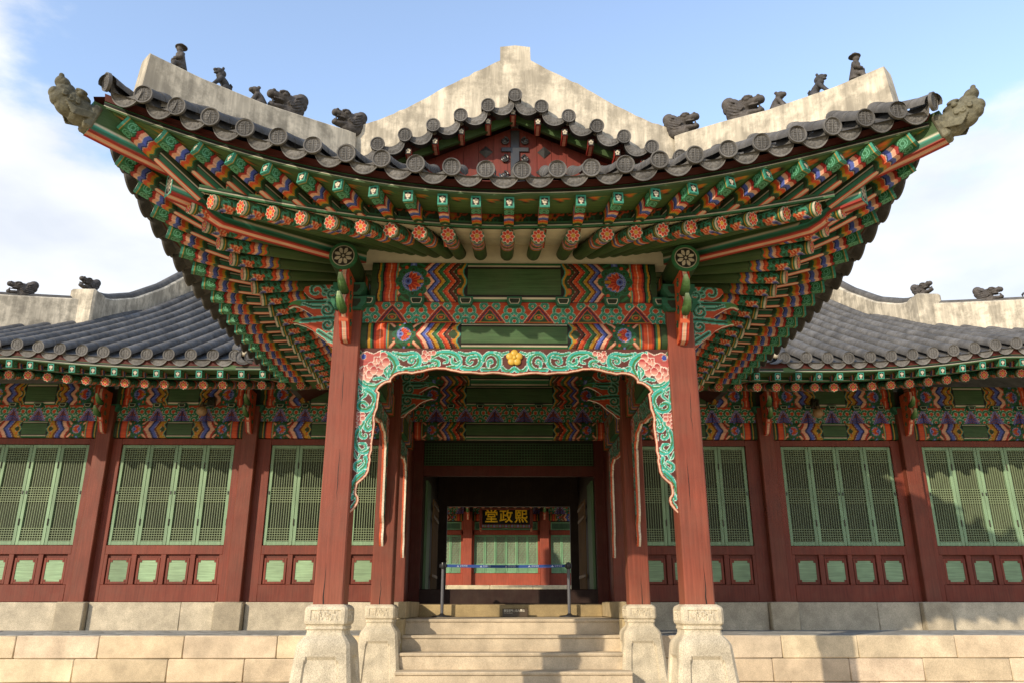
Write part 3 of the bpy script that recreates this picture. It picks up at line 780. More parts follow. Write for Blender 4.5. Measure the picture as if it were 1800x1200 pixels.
# ------------------------------------------------------------------ fretwork panels (nakyang) under the tie beam
NK_STROKES = [([(0.237, 2.647), (0.325, 2.628), (0.393, 2.566), (0.416, 2.498), (0.388, 2.43), (0.343, 2.363)], 0.0283, 0.024), ([(0.261, 2.611), (0.318, 2.554), (0.332, 2.486)], 0.0109, 0.0087), ([(0.367, 2.654), (0.445, 2.611), (0.498, 2.64)], 0.0153, 0.0153), ([(0.4, 2.645), (0.488, 2.623), (0.574, 2.655), (0.645, 2.629), (0.669, 2.567), (0.645, 2.499), (0.571, 2.459), (0.495, 2.455), (0.44, 2.481)], 0.0174, 0.0262), ([(0.619, 2.612), (0.554, 2.601), (0.545, 2.555), (0.584, 2.538), (0.593, 2.567)], 0.0174, 0.0098), ([(0.446, 2.6), (0.49, 2.572), (0.522, 2.589)], 0.0098, 0.0065), ([(0.495, 2.459), (0.603, 2.451), (0.7, 2.477), (0.785, 2.494), (0.867, 2.494), (0.887, 2.54), (0.848, 2.573), (0.794, 2.568)], 0.0218, 0.0153), ([(0.78, 2.499), (0.811, 2.528), (0.823, 2.5)], 0.0109, 0.0076), ([(0.719, 2.55), (0.782, 2.602), (0.867, 2.657), (0.976, 2.665), (1.075, 2.637), (1.122, 2.558), (1.099, 2.495), (1.024, 2.487), (0.938, 2.466)], 0.0174, 0.024), ([(0.901, 2.625), (0.972, 2.597), (0.973, 2.551), (0.93, 2.54)], 0.0153, 0.0087), ([(1.021, 2.591), (1.022, 2.54), (1.072, 2.523), (1.104, 2.552)], 0.0109, 0.0131), ([(1.101, 2.658), (1.194, 2.626), (1.259, 2.663), (1.331, 2.627), (1.348, 2.553), (1.316, 2.488), (1.23, 2.462), (1.132, 2.487)], 0.0142, 0.024), ([(1.282, 2.615), (1.206, 2.604), (1.185, 2.552), (1.223, 2.524), (1.245, 2.553)], 0.0163, 0.0098), ([(1.36, 2.463), (1.468, 2.448), (1.538, 2.486), (1.556, 2.565), (1.521, 2.639), (1.445, 2.662), (1.38, 2.627), (1.369, 2.57)], 0.0196, 0.0196), ([(1.424, 2.502), (1.418, 2.553), (1.456, 2.582), (1.473, 2.542), (1.446, 2.536)], 0.0142, 0.0087), ([(1.501, 2.66), (1.576, 2.642), (1.641, 2.665)], 0.0109, 0.0109), ([(1.543, 2.645), (1.587, 2.617), (1.565, 2.617)], 0.0076, 0.0054), ([(1.576, 2.492), (1.603, 2.447), (1.663, 2.438), (1.712, 2.481)], 0.0153, 0.0196), ([(-0.009, 2.412), (0.012, 2.339), (0.074, 2.278), (0.172, 2.245), (0.245, 2.284), (0.318, 2.323)], 0.0174, 0.0283), ([(0.027, 2.35), (0.094, 2.3), (0.18, 2.295)], 0.0098, 0.0076), ([(0.294, 2.48), (0.274, 2.452), (0.303, 2.407), (0.327, 2.363)], 0.0153, 0.0109), ([(0.333, 2.452), (0.327, 2.374)], 0.0131, 0.0109), ([(0.172, 2.351), (0.241, 2.368), (0.296, 2.346)], 0.0142, 0.0098), ([(-0.017, 2.283), (-0.006, 2.195), (0.008, 2.107)], 0.0087, 0.0174), ([(0.011, 2.261), (0.067, 2.217), (0.036, 2.195)], 0.012, 0.0076), ([(0.066, 2.228), (0.091, 2.173), (0.03, 2.118)], 0.012, 0.0098), ([(0.099, 2.228), (0.17, 2.195), (0.203, 2.118), (0.178, 2.041), (0.107, 1.989), (0.032, 2.003), (0.003, 2.052), (0.031, 2.101), (0.09, 2.096), (0.111, 2.058)], 0.024, 0.0153), ([(0.202, 2.062), (0.197, 1.995), (0.144, 1.934), (0.095, 1.857), (0.101, 1.792), (0.143, 1.77), (0.175, 1.814), (0.179, 1.891)], 0.0185, 0.0163), ([(0.157, 1.907), (0.133, 1.847), (0.161, 1.833)], 0.0109, 0.0076), ([(0.084, 1.868), (0.043, 1.797), (0.056, 1.716), (0.1, 1.689), (0.133, 1.716), (0.113, 1.734)], 0.0174, 0.0109), ([(0.03, 1.781), (-0.0, 1.705), (0.009, 1.624), (0.052, 1.555), (0.115, 1.528), (0.171, 1.555), (0.191, 1.63), (0.179, 1.733)], 0.0163, 0.0163), ([(0.055, 1.635), (0.114, 1.635), (0.131, 1.582), (0.083, 1.558)], 0.0098, 0.0098), ([(-0.003, 1.551), (0.027, 1.485), (0.049, 1.475)], 0.0087, 0.0087), ([(0.063, 1.512), (0.049, 1.475)], 0.0076, 0.0054), ([(0.128, 1.485), (0.15, 1.432), (0.124, 1.369), (0.062, 1.346), (0.021, 1.369), (0.016, 1.416), (0.077, 1.448)], 0.0218, 0.0142), ([(0.051, 1.363), (0.096, 1.401), (0.11, 1.432)], 0.0065, 0.0065), ([(0.173, 1.518), (0.155, 1.475)], 0.0098, 0.0065), ([(0.126, 1.332), (0.051, 1.274), (0.011, 1.191), (0.002, 1.108)], 0.024, 0.0142), ([(0.018, 1.056), (0.026, 1.089), (0.06, 1.072), (0.062, 1.02), (0.018, 0.969)], 0.0142, 0.0142)]
NK_PETALS = [(-0.001, 2.451), (0.041, 2.389), (0.054, 2.44), (0.101, 2.373), (0.096, 2.463), (0.097, 2.542), (0.12, 2.412), (0.126, 2.497), (0.161, 2.452), (0.169, 2.508), (0.218, 2.486), (0.176, 2.57), (0.226, 2.441), (0.23, 2.571), (0.255, 2.514), (0.261, 2.611), (0.291, 2.548)]
NK_CAP = [(-0.018, 2.552), (0.009, 2.644), (0.073, 2.667), (0.151, 2.638), (0.225, 2.677), (0.223, 2.61), (0.158, 2.604), (0.155, 2.553), (0.088, 2.508), (0.029, 2.496), (-0.022, 2.445), (-0.003, 2.496)]
NK_DOTS = [(0.042, 2.607), (-0.008, 2.653)]
NK_SMALL = [(0.775, 2.647), (0.813, 2.653), (0.737, 2.636), (0.76, 2.601), (0.715, 2.658), (0.728, 2.579), (0.706, 2.613)], [(-0.008, 1.961), (-0.005, 1.917), (0.003, 1.874), (0.0, 1.835), (0.031, 1.951), (0.039, 1.907), (0.041, 1.863), (0.068, 1.951), (0.071, 1.912)]

NK_EDGE = [(0.000, 0.911), (0.032, 0.941), (0.071, 0.999), (0.081, 1.041), (0.076, 1.074), (0.050, 1.107), (0.048, 1.149), (0.058, 1.208), (0.106, 1.251), (0.146, 1.293), (0.168, 1.344), (0.172, 1.396), (0.182, 1.464), (0.173, 1.499), (0.190, 1.568), (0.186, 1.637), (0.197, 1.743), (0.205, 1.848), (0.196, 1.919), (0.205, 1.973), (0.225, 2.027), (0.232, 2.135), (0.239, 2.198), (0.209, 2.222), (0.235, 2.262), (0.272, 2.295), (0.307, 2.314), (0.356, 2.321), (0.358, 2.354), (0.388, 2.388), (0.426, 2.410), (0.479, 2.421), (0.532, 2.425), (0.594, 2.414), (0.656, 2.429), (0.709, 2.437), (0.779, 2.458), (0.867, 2.473), (0.974, 2.468), (1.028, 2.453), (1.100, 2.441), (1.153, 2.428), (1.260, 2.428), (1.384, 2.414), (1.509, 2.426), (1.598, 2.419), (1.749, 2.401), ]
def nk_outline():
    """inner cut edge of half the panel: (distance in from the column face, height)"""
    return [(a * 1.713 / 1.749 if a > .5 else a, z) for a, z in NK_EDGE]
def nk_paint_factory(scale):
    E = lin('d6ebe0'); G = lin('5e2c24')
    T = lin('36b3a2'); TS = lin('44762f')
    def paint(x, z):
        a = 1.713 - np.abs(x)                             # mirrored about the centre
        C = np.empty((len(x), 3)); C[:] = G
        bx = np.array(nk_outline())
        for pl, w0, w1 in NK_STROKES:
            pl = np.array(pl); t = np.concatenate([[0], np.cumsum(np.linalg.norm(np.diff(pl, axis=0), axis=1))])
            # round the polyline off
            n = 26; q = np.linspace(0, t[-1], n); sm = np.stack([np.interp(q, t, pl[:, 0]), np.interp(q, t, pl[:, 1])], 1)
            for _ in range(4): sm[1:-1] = (sm[:-2] + 2 * sm[1:-1] + sm[2:]) / 4
            pad = max(w0, w1) + .02
            m = np.where((a > sm[:, 0].min() - pad) & (a < sm[:, 0].max() + pad) & (z > sm[:, 1].min() - pad) & (z < sm[:, 1].max() + pad))[0]
            if len(m) == 0: continue
            d, f = seg_d(a[m], z[m], sm); w = (w0 + (w1 - w0) * f) * 1.2; w = w * np.clip(1.15 - np.abs(f - .45) * .5, .6, 1.1)
            C[m[d < w + .0048]] = E; C[m[d < w]] = T
            # darker green band hugging the inner side of each scroll
            o = sm + np.array([0, 0]); c = sm.mean(0); v = c - sm; v /= np.linalg.norm(v, axis=1)[:, None] + 1e-6
            d2, f2 = seg_d(a[m], z[m], sm + v * (w0 + w1) * .28)
            C[m[(d < w * .97) & (d2 < (w0 + w1) * .20)]] = TS
        def petals(lst, r, sq=1.2):
            for (px, pz) in lst:
                d = np.hypot(a - px, (z - pz) / sq)
                C[d < r + .002] = lin('f6e6d6'); m = d < r - .003
                q = np.clip((z[m] - pz) / r * .6 + .6, 0, 1)[:, None]
                C[m] = lin('eeb7a4') * (1 - q) + lin('b5383c') * q
        petals(NK_PETALS, .043)
        m = inside(a, z, NK_CAP); C[m] = lin('c25a56'); dm, _ = seg_d(a, z, np.array(NK_CAP + NK_CAP[:1])); C[dm < .0045] = lin('f6e6d6')
        petals(NK_PETALS[6:9], .04)
        (bx_, bz_), (gx_, gz_) = NK_DOTS
        d = np.hypot((a - bx_) * 1.2, z - bz_); C[d < .037] = WHT; C[d < .031] = lin('3a4fae')
        d = np.hypot(a - gx_, z - gz_); C[d < .03] = WHT; C[d < .025] = TEALD
        petals(NK_SMALL[0], .028, 1.0); petals(NK_SMALL[1], .028, 1.0)
        d, _ = seg_d(a, z, bx)
        C[d < .026] = lin('5a2018'); C[d < .020] = lin('b5503f'); C[d < .014] = lin('e9bfa2')
        return C
    return paint
e = nk_outline(); HW = 1.713
left = [(-HW + a, z) for a, z in e if a < 1.713]
right = [(HW - a, z) for a, z in reversed(e) if a < 1.713]
poly = left + [(0, 2.40)] + right + [(HW, 2.704), (-HW, 2.704)]
def blk(n0=0): return None
mbn = painted_plate(poly, .0075, nk_paint_factory(1), .045, lin('e8b79c'), lin('b04030'))
nk = mbn.build('fretwork_panel', M_H, PORCH, angle=30)
nk.location = ((FX0 + FX1) / 2, YF + .07, 0)
nk['label'] = 'scalloped front panel painted with turquoise scrolls and pink lotus'
# gilt plum blossom at its centre
mb = MB(); cx, cz = (FX0 + FX1) / 2, 2.597
for k in range(5):
    a = R(90 + 72 * k); mb.ell((cx + .052 * math.cos(a), YF + .058, cz + .052 * math.sin(a)), (.043, .022, .043), lin('c8a03a'))
mb.ell((cx, YF + .045, cz), (.022, .02, .022), lin('d8b24a'))
mb.build('gilt_blossom', M_GILT, PORCH)
# side panels between front/mid columns and mid/wall posts (seen nearly edge on)
def side_nk(xc, y0, y1, zlow):
    L = y1 - y0; e = nk_outline(); k = min(1.0, L / 2 / 1.75)
    f = (2.70 - zlow) / (2.70 - .911)
    l = [(y0 + a * k * .9, 2.70 - (2.70 - z) * f) for a, z in e]; r = [(y1 - a * k * .9, 2.70 - (2.70 - z) * f) for a, z in e][::-1]
    pol = l + r + [(y1, 2.704), (y0, 2.704)]
    mid = (y0 + y1) / 2
    fp = nk_paint_factory(1)
    def paint(x, z):
        C = fp((np.abs(x - mid) / (L / 2)) * 1.713, 2.70 - (2.70 - z) / f)
        return C * .9
    m = painted_plate(pol, .016, paint, .06, lin('d8623c'), lin('efe2cc'))
    o = m.build('fretwork_panel', M_H, PORCH, angle=30)
    o.matrix_basis = Matrix(((0, 1, 0, xc - .03), (1, 0, 0, 0), (0, 0, 1, 0), (0, 0, 0, 1)))
for xf in (FX0, FX1):
    side_nk(xf, YF + .3, YM, .80)
    side_nk(xf, YM + .3, YW - .15, .78)

# ------------------------------------------------------------------ eaves of the porch
def sgnpow(x, p): return np.abs(x) ** p
def Fz_fl(X): return 3.507 + .032 * X * X - .00105 * X ** 4 if X < 0 else 3.514 + .0272 * X * X - .0008 * X ** 4
def Fy_fl(X): return 7.2 - .40 * min(abs(X) / 3.3, 1.1) ** 2.5
def Fz_fy(X): return 3.650 + .050 * X * X - .0004 * X ** 4 if X < 0 else 3.660 + .048 * X * X - .0009 * X ** 4
def Fy_fy(X): return 6.75 - .43 * min(abs(X) / 3.9, 1.1) ** 2.5
def Fz_d(X): return 3.890 + .0535 * X * X - .0013 * X ** 4 if X > 0 else 3.882 + .0575 * X * X - .00085 * X ** 4
def Fy_d(X): return 6.55 - .45 * min(abs(X) / 4.0, 1.1) ** 2.5
def St(Y): return max(0.0, min(11.2 - Y, 5.0))
def Sz_fl(Y): t = min(St(Y), 4.4); return 3.30 + .0245 * t * t
def Sx_fl(Y): return 3.0 + .30 * max(0, 1 - (Y - 6.8) / 3.0) ** 2.2
def Sz_fy(Y): t = min(St(Y), 4.85); return 3.41 + .0235 * t * t + .00055 * t ** 4
def Sx_fy(Y): return 3.68 + .28 * max(0, 1 - (Y - 6.3) / 2.7) ** 2.2
def Sz_d(Y): t = min(St(Y), 4.75); return 3.72 + .02 * t * t + .0009 * t ** 4
def Sx_d(Y): return 4.0 + .10 * max(0, 1 - (Y - 6.3) / 2.7) ** 2.2
CONV = (.6, 9.6)                                            # the fan rafters converge here
PLN = 3.90                                                  # rafter line height over the purlin

RL = 2.7
def rafter_mesh(parent, r=.075):
    mb = MB(); n = 40
    us = np.concatenate([np.linspace(0, .58, 62), np.linspace(.62, RL, 14)])
    ang = np.linspace(-math.pi, math.pi, n, endpoint=False)
    prof = np.stack([r * np.sin(ang), -r * np.cos(ang)], 1)
    def cf(u):
        U, A = np.meshgrid(u, ang, indexing='ij'); return rafter_side(U, A)
    sweep(mb, us, prof, cf)
    nn = 31; q = np.linspace(-1, 1, nn); Y, Z = np.meshgrid(q, q, indexing='ij')
    rr = np.maximum(np.abs(Y), np.abs(Z)); th = np.arctan2(Z, Y); A = rr * np.cos(th) * r; B = rr * np.sin(th) * r
    P = np.zeros(A.shape + (3,)); P[..., 0] = -.0035; P[..., 1] = A; P[..., 2] = B
    mb.grid(P, flower_face(A, B, r)); 
    return mb.build('rafter', M_H, parent, angle=55)
FL = .95
def fly_mesh(parent, hw=.048, hh=.058):
    mb = MB()
    us = np.concatenate([np.linspace(0, .42, 60), np.linspace(.45, FL, 12)])
    side = [(hw, hh - 2 * hh * t) for t in np.linspace(0, 1, 12)]
    bot = [(hw - 2 * hw * t, -hh) for t in np.linspace(0, 1, 12)][1:-1]
    side2 = [(-hw, -hh + 2 * hh * t) for t in np.linspace(0, 1, 12)]
    prof = np.array(side + bot + side2)
    kind = np.array([0] * 12 + [1] * 10 + [0] * 12)
    def cf(u):
        n = len(prof); C = np.empty((len(u), n, 3)); C[:] = lin('3f5a30')
        U = np.repeat(u[:, None], n, 1); a = prof[:, 0] / hw; b = prof[:, 1] / hh
        A = np.repeat(a[None], len(u), 0); B = np.repeat(b[None], len(u), 0); K = np.repeat(kind[None], len(u), 0)
        sd = K == 0
        C[sd] = TEALD; C[sd & (B > .1)] = lin('2a3a22'); C[sd & (np.abs(B - .15) < .12)] = WHT; C[sd & (np.abs(B + .02) < .1)] = BLK
        bt = K == 1
        C[bt] = PINK; C[bt & (np.abs(A) > .62)] = RED; C[bt & (np.abs(A) > .62) & (np.abs(A) < .75)] = lin('d0452c'); C[bt & (np.abs(A) < .12)] = WHT
        # painted end block
        w = np.where(bt, .009 * np.cos(A * math.pi), .009 * np.cos(B * math.pi))
        s = U + w * (U > .13)
        e = U < .40; C[e] = GD
        lay(C, U < .022, TEAL); lay(C, (U >= .022) & (U < .034), YEL); lay(C, (U >= .034) & (U < .15), lin('22693c'))
        loc = np.where(bt, A * hw, B * hh)
        for cu, r in ((.10, .044), (.10, .024)):
            d = np.hypot(U - cu, loc); lay(C, (U < .15) & (U > .05) & (np.abs(d - r) < .0045), lin('6fb894'))
        t = .15
        for c, wd in ((BLK, .008), (RED, .03), (PINK, .035), (WHT, .008), (BLU, .04), (NAVY, .014), (WHT, .006), (ORG, .04), (YEL, .032), (GM, .015), (GD, .03), (BLK, .012)):
            lay(C, (s >= t) & (s < t + wd), c); t += wd
        return C
    sweep(mb, us, prof, cf, closed=True)
    n1, n2 = 17, 21; Y, Z = np.meshgrid(np.linspace(-hw, hw, n1), np.linspace(-hh, hh, n2), indexing='ij')
    C = np.empty(Y.shape + (3,)); C[:] = lin('37907a')
    C[(np.abs(Y) < hw * .66) & (np.abs(Z) < hh * .66)] = BLK
    for k in range(5):
        a = R(90 + 72 * k); d = np.hypot(Y - .016 * math.cos(a), Z - .016 * math.sin(a) - .004); C[d < .0105] = WHT
    C[np.hypot(Y, Z + .03) < .008] = WHT
    P = np.zeros(Y.shape + (3,)); P[..., 0] = -.003; P[..., 1] = Y; P[..., 2] = Z
    mb.grid(P, C)
    return mb.build('flying_rafter', M_H, parent, angle=40)
RA = FLY = None
def put(proto, parent, p, q):
    """place a rafter with its tip at p, running towards q"""
    d = Vector(q) - Vector(p); m = XF(p, d)
    o = proto.copy(); COL.objects.link(o); o.parent = parent; o.matrix_parent_inverse = parent_inv(parent); o.matrix_basis = m
    return o
RA = rafter_mesh(PORCH); RA0 = RA; used_first = [False]
FLY = fly_mesh(PORCH); used_fly = [False]
def place(proto, flag, parent, p, q):
    if not flag[0]:
        flag[0] = True; proto.matrix_basis = XF(p, Vector(q) - Vector(p)); return proto
    return put(proto, parent, p, q)
def inner(xe, ye, side=False):
    """plan point and height the rafter runs towards"""
    if not side:
        if abs(xe) < .7: return (xe * .98, 9.6, 4.22)
        s = 1 if xe > 0 else -1
        return (s * CONV[0], CONV[1], 4.22)
    return None
fx = [-2.99, -2.72, -2.44, -2.16, -1.87, -1.57, -1.28, -.99, -.70, -.41, -.10, .21, .56, .90, 1.19, 1.46, 1.74, 2.04, 2.34, 2.66, 2.95]
for X in fx:
    p = (X, Fy_fl(X), Fz_fl(X)); place(RA, used_first, PORCH, p, inner(X, p[1]))
gx = [-3.70, -3.37, -3.05, -2.74, -2.41, -2.07, -1.73, -1.39, -1.06, -.73, -.41, -.09, .25, .60, .96, 1.32, 1.68, 2.04, 2.39, 2.74, 3.07, 3.38, 3.71]
for X in gx:
    p = Vector((X, Fy_fy(X), Fz_fy(X))); s = 1 if X >= 0 else -1
    tgt = Vector((X, 9.6, 0)) if abs(X) < .75 else Vector((s * CONV[0], CONV[1], 0))
    d = (tgt - Vector((p.x, p.y, 0))).normalized()
    k = .52 / max(.3, d.y); xi = X + d.x * k; q = Vector((xi, p.y + d.y * k, Fz_fl(max(-3.3, min(3.3, xi))) + .155))
    place(FLY, used_fly, PORCH, p, q)
for sx in (-1, 1):
    for k in range(18):
        Y = 7.02 + k * .298
        X = sx * Sx_fl(Y); p = (X, Y, Sz_fl(Y))
        q = (sx * CONV[0], CONV[1] if Y < 9.6 else Y, 4.10) if Y < 9.6 else (sx * .6, Y, 4.0)
        put(RA, PORCH, p, q)
    for k in range(18):
        Y = 6.74 + k * .318
        X = sx * Sx_fy(Y); p = Vector((X, Y, Sz_fy(Y)))
        tgt = Vector((sx * CONV[0], CONV[1] if Y < 9.6 else Y, 0)); d = (tgt - Vector((p.x, p.y, 0))).normalized()
        kk = .55 / max(.3, abs(d.x)); yi = p.y + d.y * kk
        q = Vector((p.x + d.x * kk, yi, Sz_fl(max(yi, 6.9)) + .14))
        put(FLY, PORCH, p, q)

def ribbon(mb, pts, outs, prof, colf):
    """prof list of (inward, up) swept along pts; outs = outward unit vectors"""
    pts = np.asarray(pts); outs = np.asarray(outs); prof = np.asarray(prof)
    P = pts[:, None] - outs[:, None] * prof[None, :, 0:1] + np.array([0, 0, 1.0])[None, None] * prof[None, :, 1:2]
    C = np.repeat(np.asarray(colf)[None], len(pts), 0)
    mb.grid(P, C)
def runs(kind):
    """front and side polylines of an eave line: list of (pts, outs)"""
    r = []
    fz, fy, sz, sx_, xm, ym = dict(fl=(Fz_fl, Fy_fl, Sz_fl, Sx_fl, 3.10, 6.90), fy=(Fz_fy, Fy_fy, Sz_fy, Sx_fy, 3.86, 6.34), d=(Fz_d, Fy_d, Sz_d, Sx_d, 4.02, 6.13))[kind]
    X = np.linspace(-xm, xm, 90); r.append((np.array([(x, fy(x), fz(x)) for x in X]), np.tile([0, -1, 0], (90, 1))))
    for s in (-1, 1):
        Y = np.linspace(ym, 13.1, 86); P = np.array([(s * sx_(y), y, sz(y)) for y in Y])
        f = fz(s * xm) - P[0, 2]; P[:, 2] += f * np.clip(1 - (Y - ym) / 1.2, 0, 1) ** 2
        r.append((P, np.tile([s, 0, 0], (86, 1))))
    return r
GLN = lin('2f6a42')
mb = MB()
lath = [(-.005, .085), (-.025, .085), (-.026, .10), (-.026, .106), (-.026, .113), (-.026, .117), (-.026, .15), (.04, .155)]
LW = lin('bdbba6')
lcol = np.array([GLN, GLN, GLN, LW, LW, BLK, GLN, GLN])
for P, O in runs('fl'): ribbon(mb, P, O, lath, lcol)
mb.build('eave_lath', M_H, PORCH, angle=30)
mb = MB()
lath2 = [(.06, .062), (-.02, .062), (-.022, .078), (-.022, .081), (-.022, .087), (-.022, .09), (-.022, .112), (-.022, .125), (.0, .13)]
lcol2 = np.array([G1, G1, G1, LW, LW, BLK, BLK, GLN, GLN])
for P, O in runs('fy'): ribbon(mb, P, O, lath2, lcol2)
mb.build('eave_lath', M_H, PORCH, angle=30)
# dark red fascia under the tiles
mb = MB()
fas = [(.0, .13), (-.02, .135), (-.03, .17), (-.04, .20), (.1, .20)]
for P, O in runs('fy'): ribbon(mb, P, O, fas, np.tile(lin('5a201a'), (5, 1)))
mb.build('tile_fascia', M_H, PORCH)
# boards between the flying rafters: painted lotus sprays (behind the rafters) and the soffit above
mb = MB()
for P, O in runs('fl'):
    L = np.concatenate([[0], np.cumsum(np.linalg.norm(np.diff(P, axis=0), axis=1))]); n = int(L[-1] / .014); t = np.linspace(0, L[-1], n)
    Pf = np.stack([np.interp(t, L, P[:, k]) for k in range(3)], 1)
    vs = np.linspace(0, 1, 12)
    Q = Pf[:, None] - np.repeat(O[:1], n, 0)[:, None] * .02 + np.array([0, 0, 1])[None, None] * (.14 + .16 * vs)[None, :, None]
    U, V = np.meshgrid(t, vs, indexing='ij'); x = np.mod(U - L[-1] / 2 + .165, .33) - .165; z = V * .16
    C = np.empty(U.shape + (3,)); C[:] = GD
    for sx in (-1, 1):
        for (cx, cz, r, c) in ((.055, .10, .035, ORG), (.1, .05, .03, TEALD), (.03, .045, .03, YEL), (.12, .12, .03, ORG)):
            d = np.hypot(x - sx * cx, z - cz); ring(C, d, 0, r, c); ring(C, d, 0, r * .55, GD)
    d = np.hypot(x, z - .09); ring(C, d, 0, .04, ORG); ring(C, d, 0, .024, YEL)
    mb.grid(Q, C)
mb.build('spray_board', M_H, PORCH)
mb = MB()
for (Pa, O), (Pb, _) in zip(runs('fy'), runs('fl')):
    n = 150
    res = lambda P: np.stack([np.interp(np.linspace(0, 1, n), np.linspace(0, 1, len(P)), P[:, k]) for k in range(3)], 1)
    A = res(Pa) + np.array([0, 0, .066]) - np.repeat(O[:1], n, 0) * -.01; B = res(Pb) + np.array([0, 0, .25]) - np.repeat(O[:1], n, 0) * .0
    vs = np.linspace(0, 1, 14); Q = A[:, None] * (1 - vs)[None, :, None] + B[:, None] * vs[None, :, None]
    C = np.empty(Q.shape); C[:] = lin('54703c')
    if O[0][1] != 0:
        x = np.mod(Q[..., 0] - .08 + .17, .34) - .17; y = vs[None] * .45 - .10
        d = np.hypot(x / 1.25, y); C[d < .075] = BLK; C[d < .068] = YEL; C[d < .060] = GM; C[d < .045] = lin('d86a30'); C[d < .022] = YEL
    mb.grid(Q, C)
mb.build('soffit_board', M_H, PORCH)
# plaster between the round rafters
mb = MB()
for P, O in runs('fl'):
    n = len(P); 
    if O[0][1] != 0:
        B = P.copy(); B[:, 0] *= .56; B[:, 1] = 8.62; B[:, 2] = 4.06
        A = P + np.array([0, .02, .088]); 
        mb.grid(np.stack([A, B], 1), CREAM)
    else:
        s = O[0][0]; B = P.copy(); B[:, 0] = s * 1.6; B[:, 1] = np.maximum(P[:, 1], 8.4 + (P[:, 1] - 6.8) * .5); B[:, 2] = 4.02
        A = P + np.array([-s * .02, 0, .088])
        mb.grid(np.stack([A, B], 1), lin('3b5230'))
mb.box(-1.85, 1.83, 8.42, 8.60, 3.74, 4.08, CREAM, 0)
mb.build('soffit_plaster', M_LIME, PORCH)
# ceiling over the porch, dark timber
mb = MB(); mb.box(-1.8, 1.8, 8.62, 14.4, 4.02, 4.06, lin('3b5230'), 0)
mb.build('ceiling_board', M_H, PORCH)

# hip rafters
def diag(sx):                                       # diagonal frame: s runs outward along the hip in plan
    o = Vector((sx * 1.86, 8.40, 0)); ex = Vector((sx, -1, 0)).normalized()
    ey = Vector((0, 0, 1)).cross(ex)
    return Matrix(((ex.x, ey.x, 0, o.x), (ex.y, ey.y, 0, o.y), (0, 0, 1, 0), (0, 0, 0, 1)))
def hip_beam(sx, low, top, hw, name, endface):
    """low/top: lists of (s,z) giving the underside and top edges"""
    mb = MB(); low = np.array(low); top = np.array(top)
    smin, smax = max(low[0, 0], top[0, 0]), low[-1, 0]
    s = np.linspace(low[0, 0], low[-1, 0], 90); zb = np.interp(s, low[:, 0], low[:, 1]); zt = np.interp(s, top[:, 0], top[:, 1])
    w = np.linspace(-hw, hw, 13)
    P = np.zeros((90, 13, 3)); P[..., 0] = s[:, None]; P[..., 1] = w[None]; P[..., 2] = zb[:, None]
    C = np.empty(P.shape); C[:] = PINK; C[:, :3] = RED; C[:, -3:] = RED; C[:, 3:4] = lin('d0452c'); C[:, -4:-3] = lin('d0452c'); C[:, 6:7] = WHT
    mb.grid(P, C)
    t = np.linspace(0, 1, 16)
    for sg in (-1, 1):
        P = np.zeros((90, 16, 3)); P[..., 0] = s[:, None]; P[..., 1] = sg * hw; P[..., 2] = zb[:, None] * (1 - t) + zt[:, None] * t
        h = (P[..., 2] - zb[:, None]); C = np.empty(P.shape); C[:] = lin('3f5c30')
        C[h < .10] = BLK; C[h < .085] = WHT; C[h < .075] = TEAL; C[h < .05] = TEALD; C[h < .018] = RED
        mb.grid(P, C)
    P = np.zeros((2, 2, 3)); 
    mb.add([(s[-1], -hw, zb[-1]), (s[-1], hw, zb[-1]), (s[-1], hw, zt[-1]), (s[-1], -hw, zt[-1])], [(0, 1, 2, 3)], TEAL)
    mb.grid(np.array([[(a, -hw, b), (a, hw, b)] for a, b in zip(s, zt)]), GD)
    if endface:
        n = 27; Y, Z = np.meshgrid(np.linspace(-hw, hw, n), np.linspace(zb[-1], zt[-1], n), indexing='ij'); zc = (zb[-1] + zt[-1]) / 2; hz = (zt[-1] - zb[-1]) / 2
        C = np.empty(Y.shape + (3,)); C[:] = TEAL; a = np.abs(Y) / hw; b = np.abs(Z - zc) / hz
        C[(a < .74) & (b + a * .3 < .93)] = WHT; C[(a < .68) & (b + a * .3 < .88)] = BLK
        ang = np.arctan2((Z - zc) / hz, Y / hw) + .26; d = np.hypot(Y / hw, (Z - zc) / hz); k = np.round(ang / (math.pi / 5)) * (math.pi / 5)
        C[(d > .15) & (d < .66) & (np.abs(ang - k) * d < .085)] = WHT
        P = np.zeros(Y.shape + (3,)); P[..., 0] = s[-1] + .004; P[..., 1] = Y; P[..., 2] = Z
        mb.grid(P, C)
    o = mb.build(name, M_H, PORCH, angle=35); o.matrix_basis = diag(sx); return o
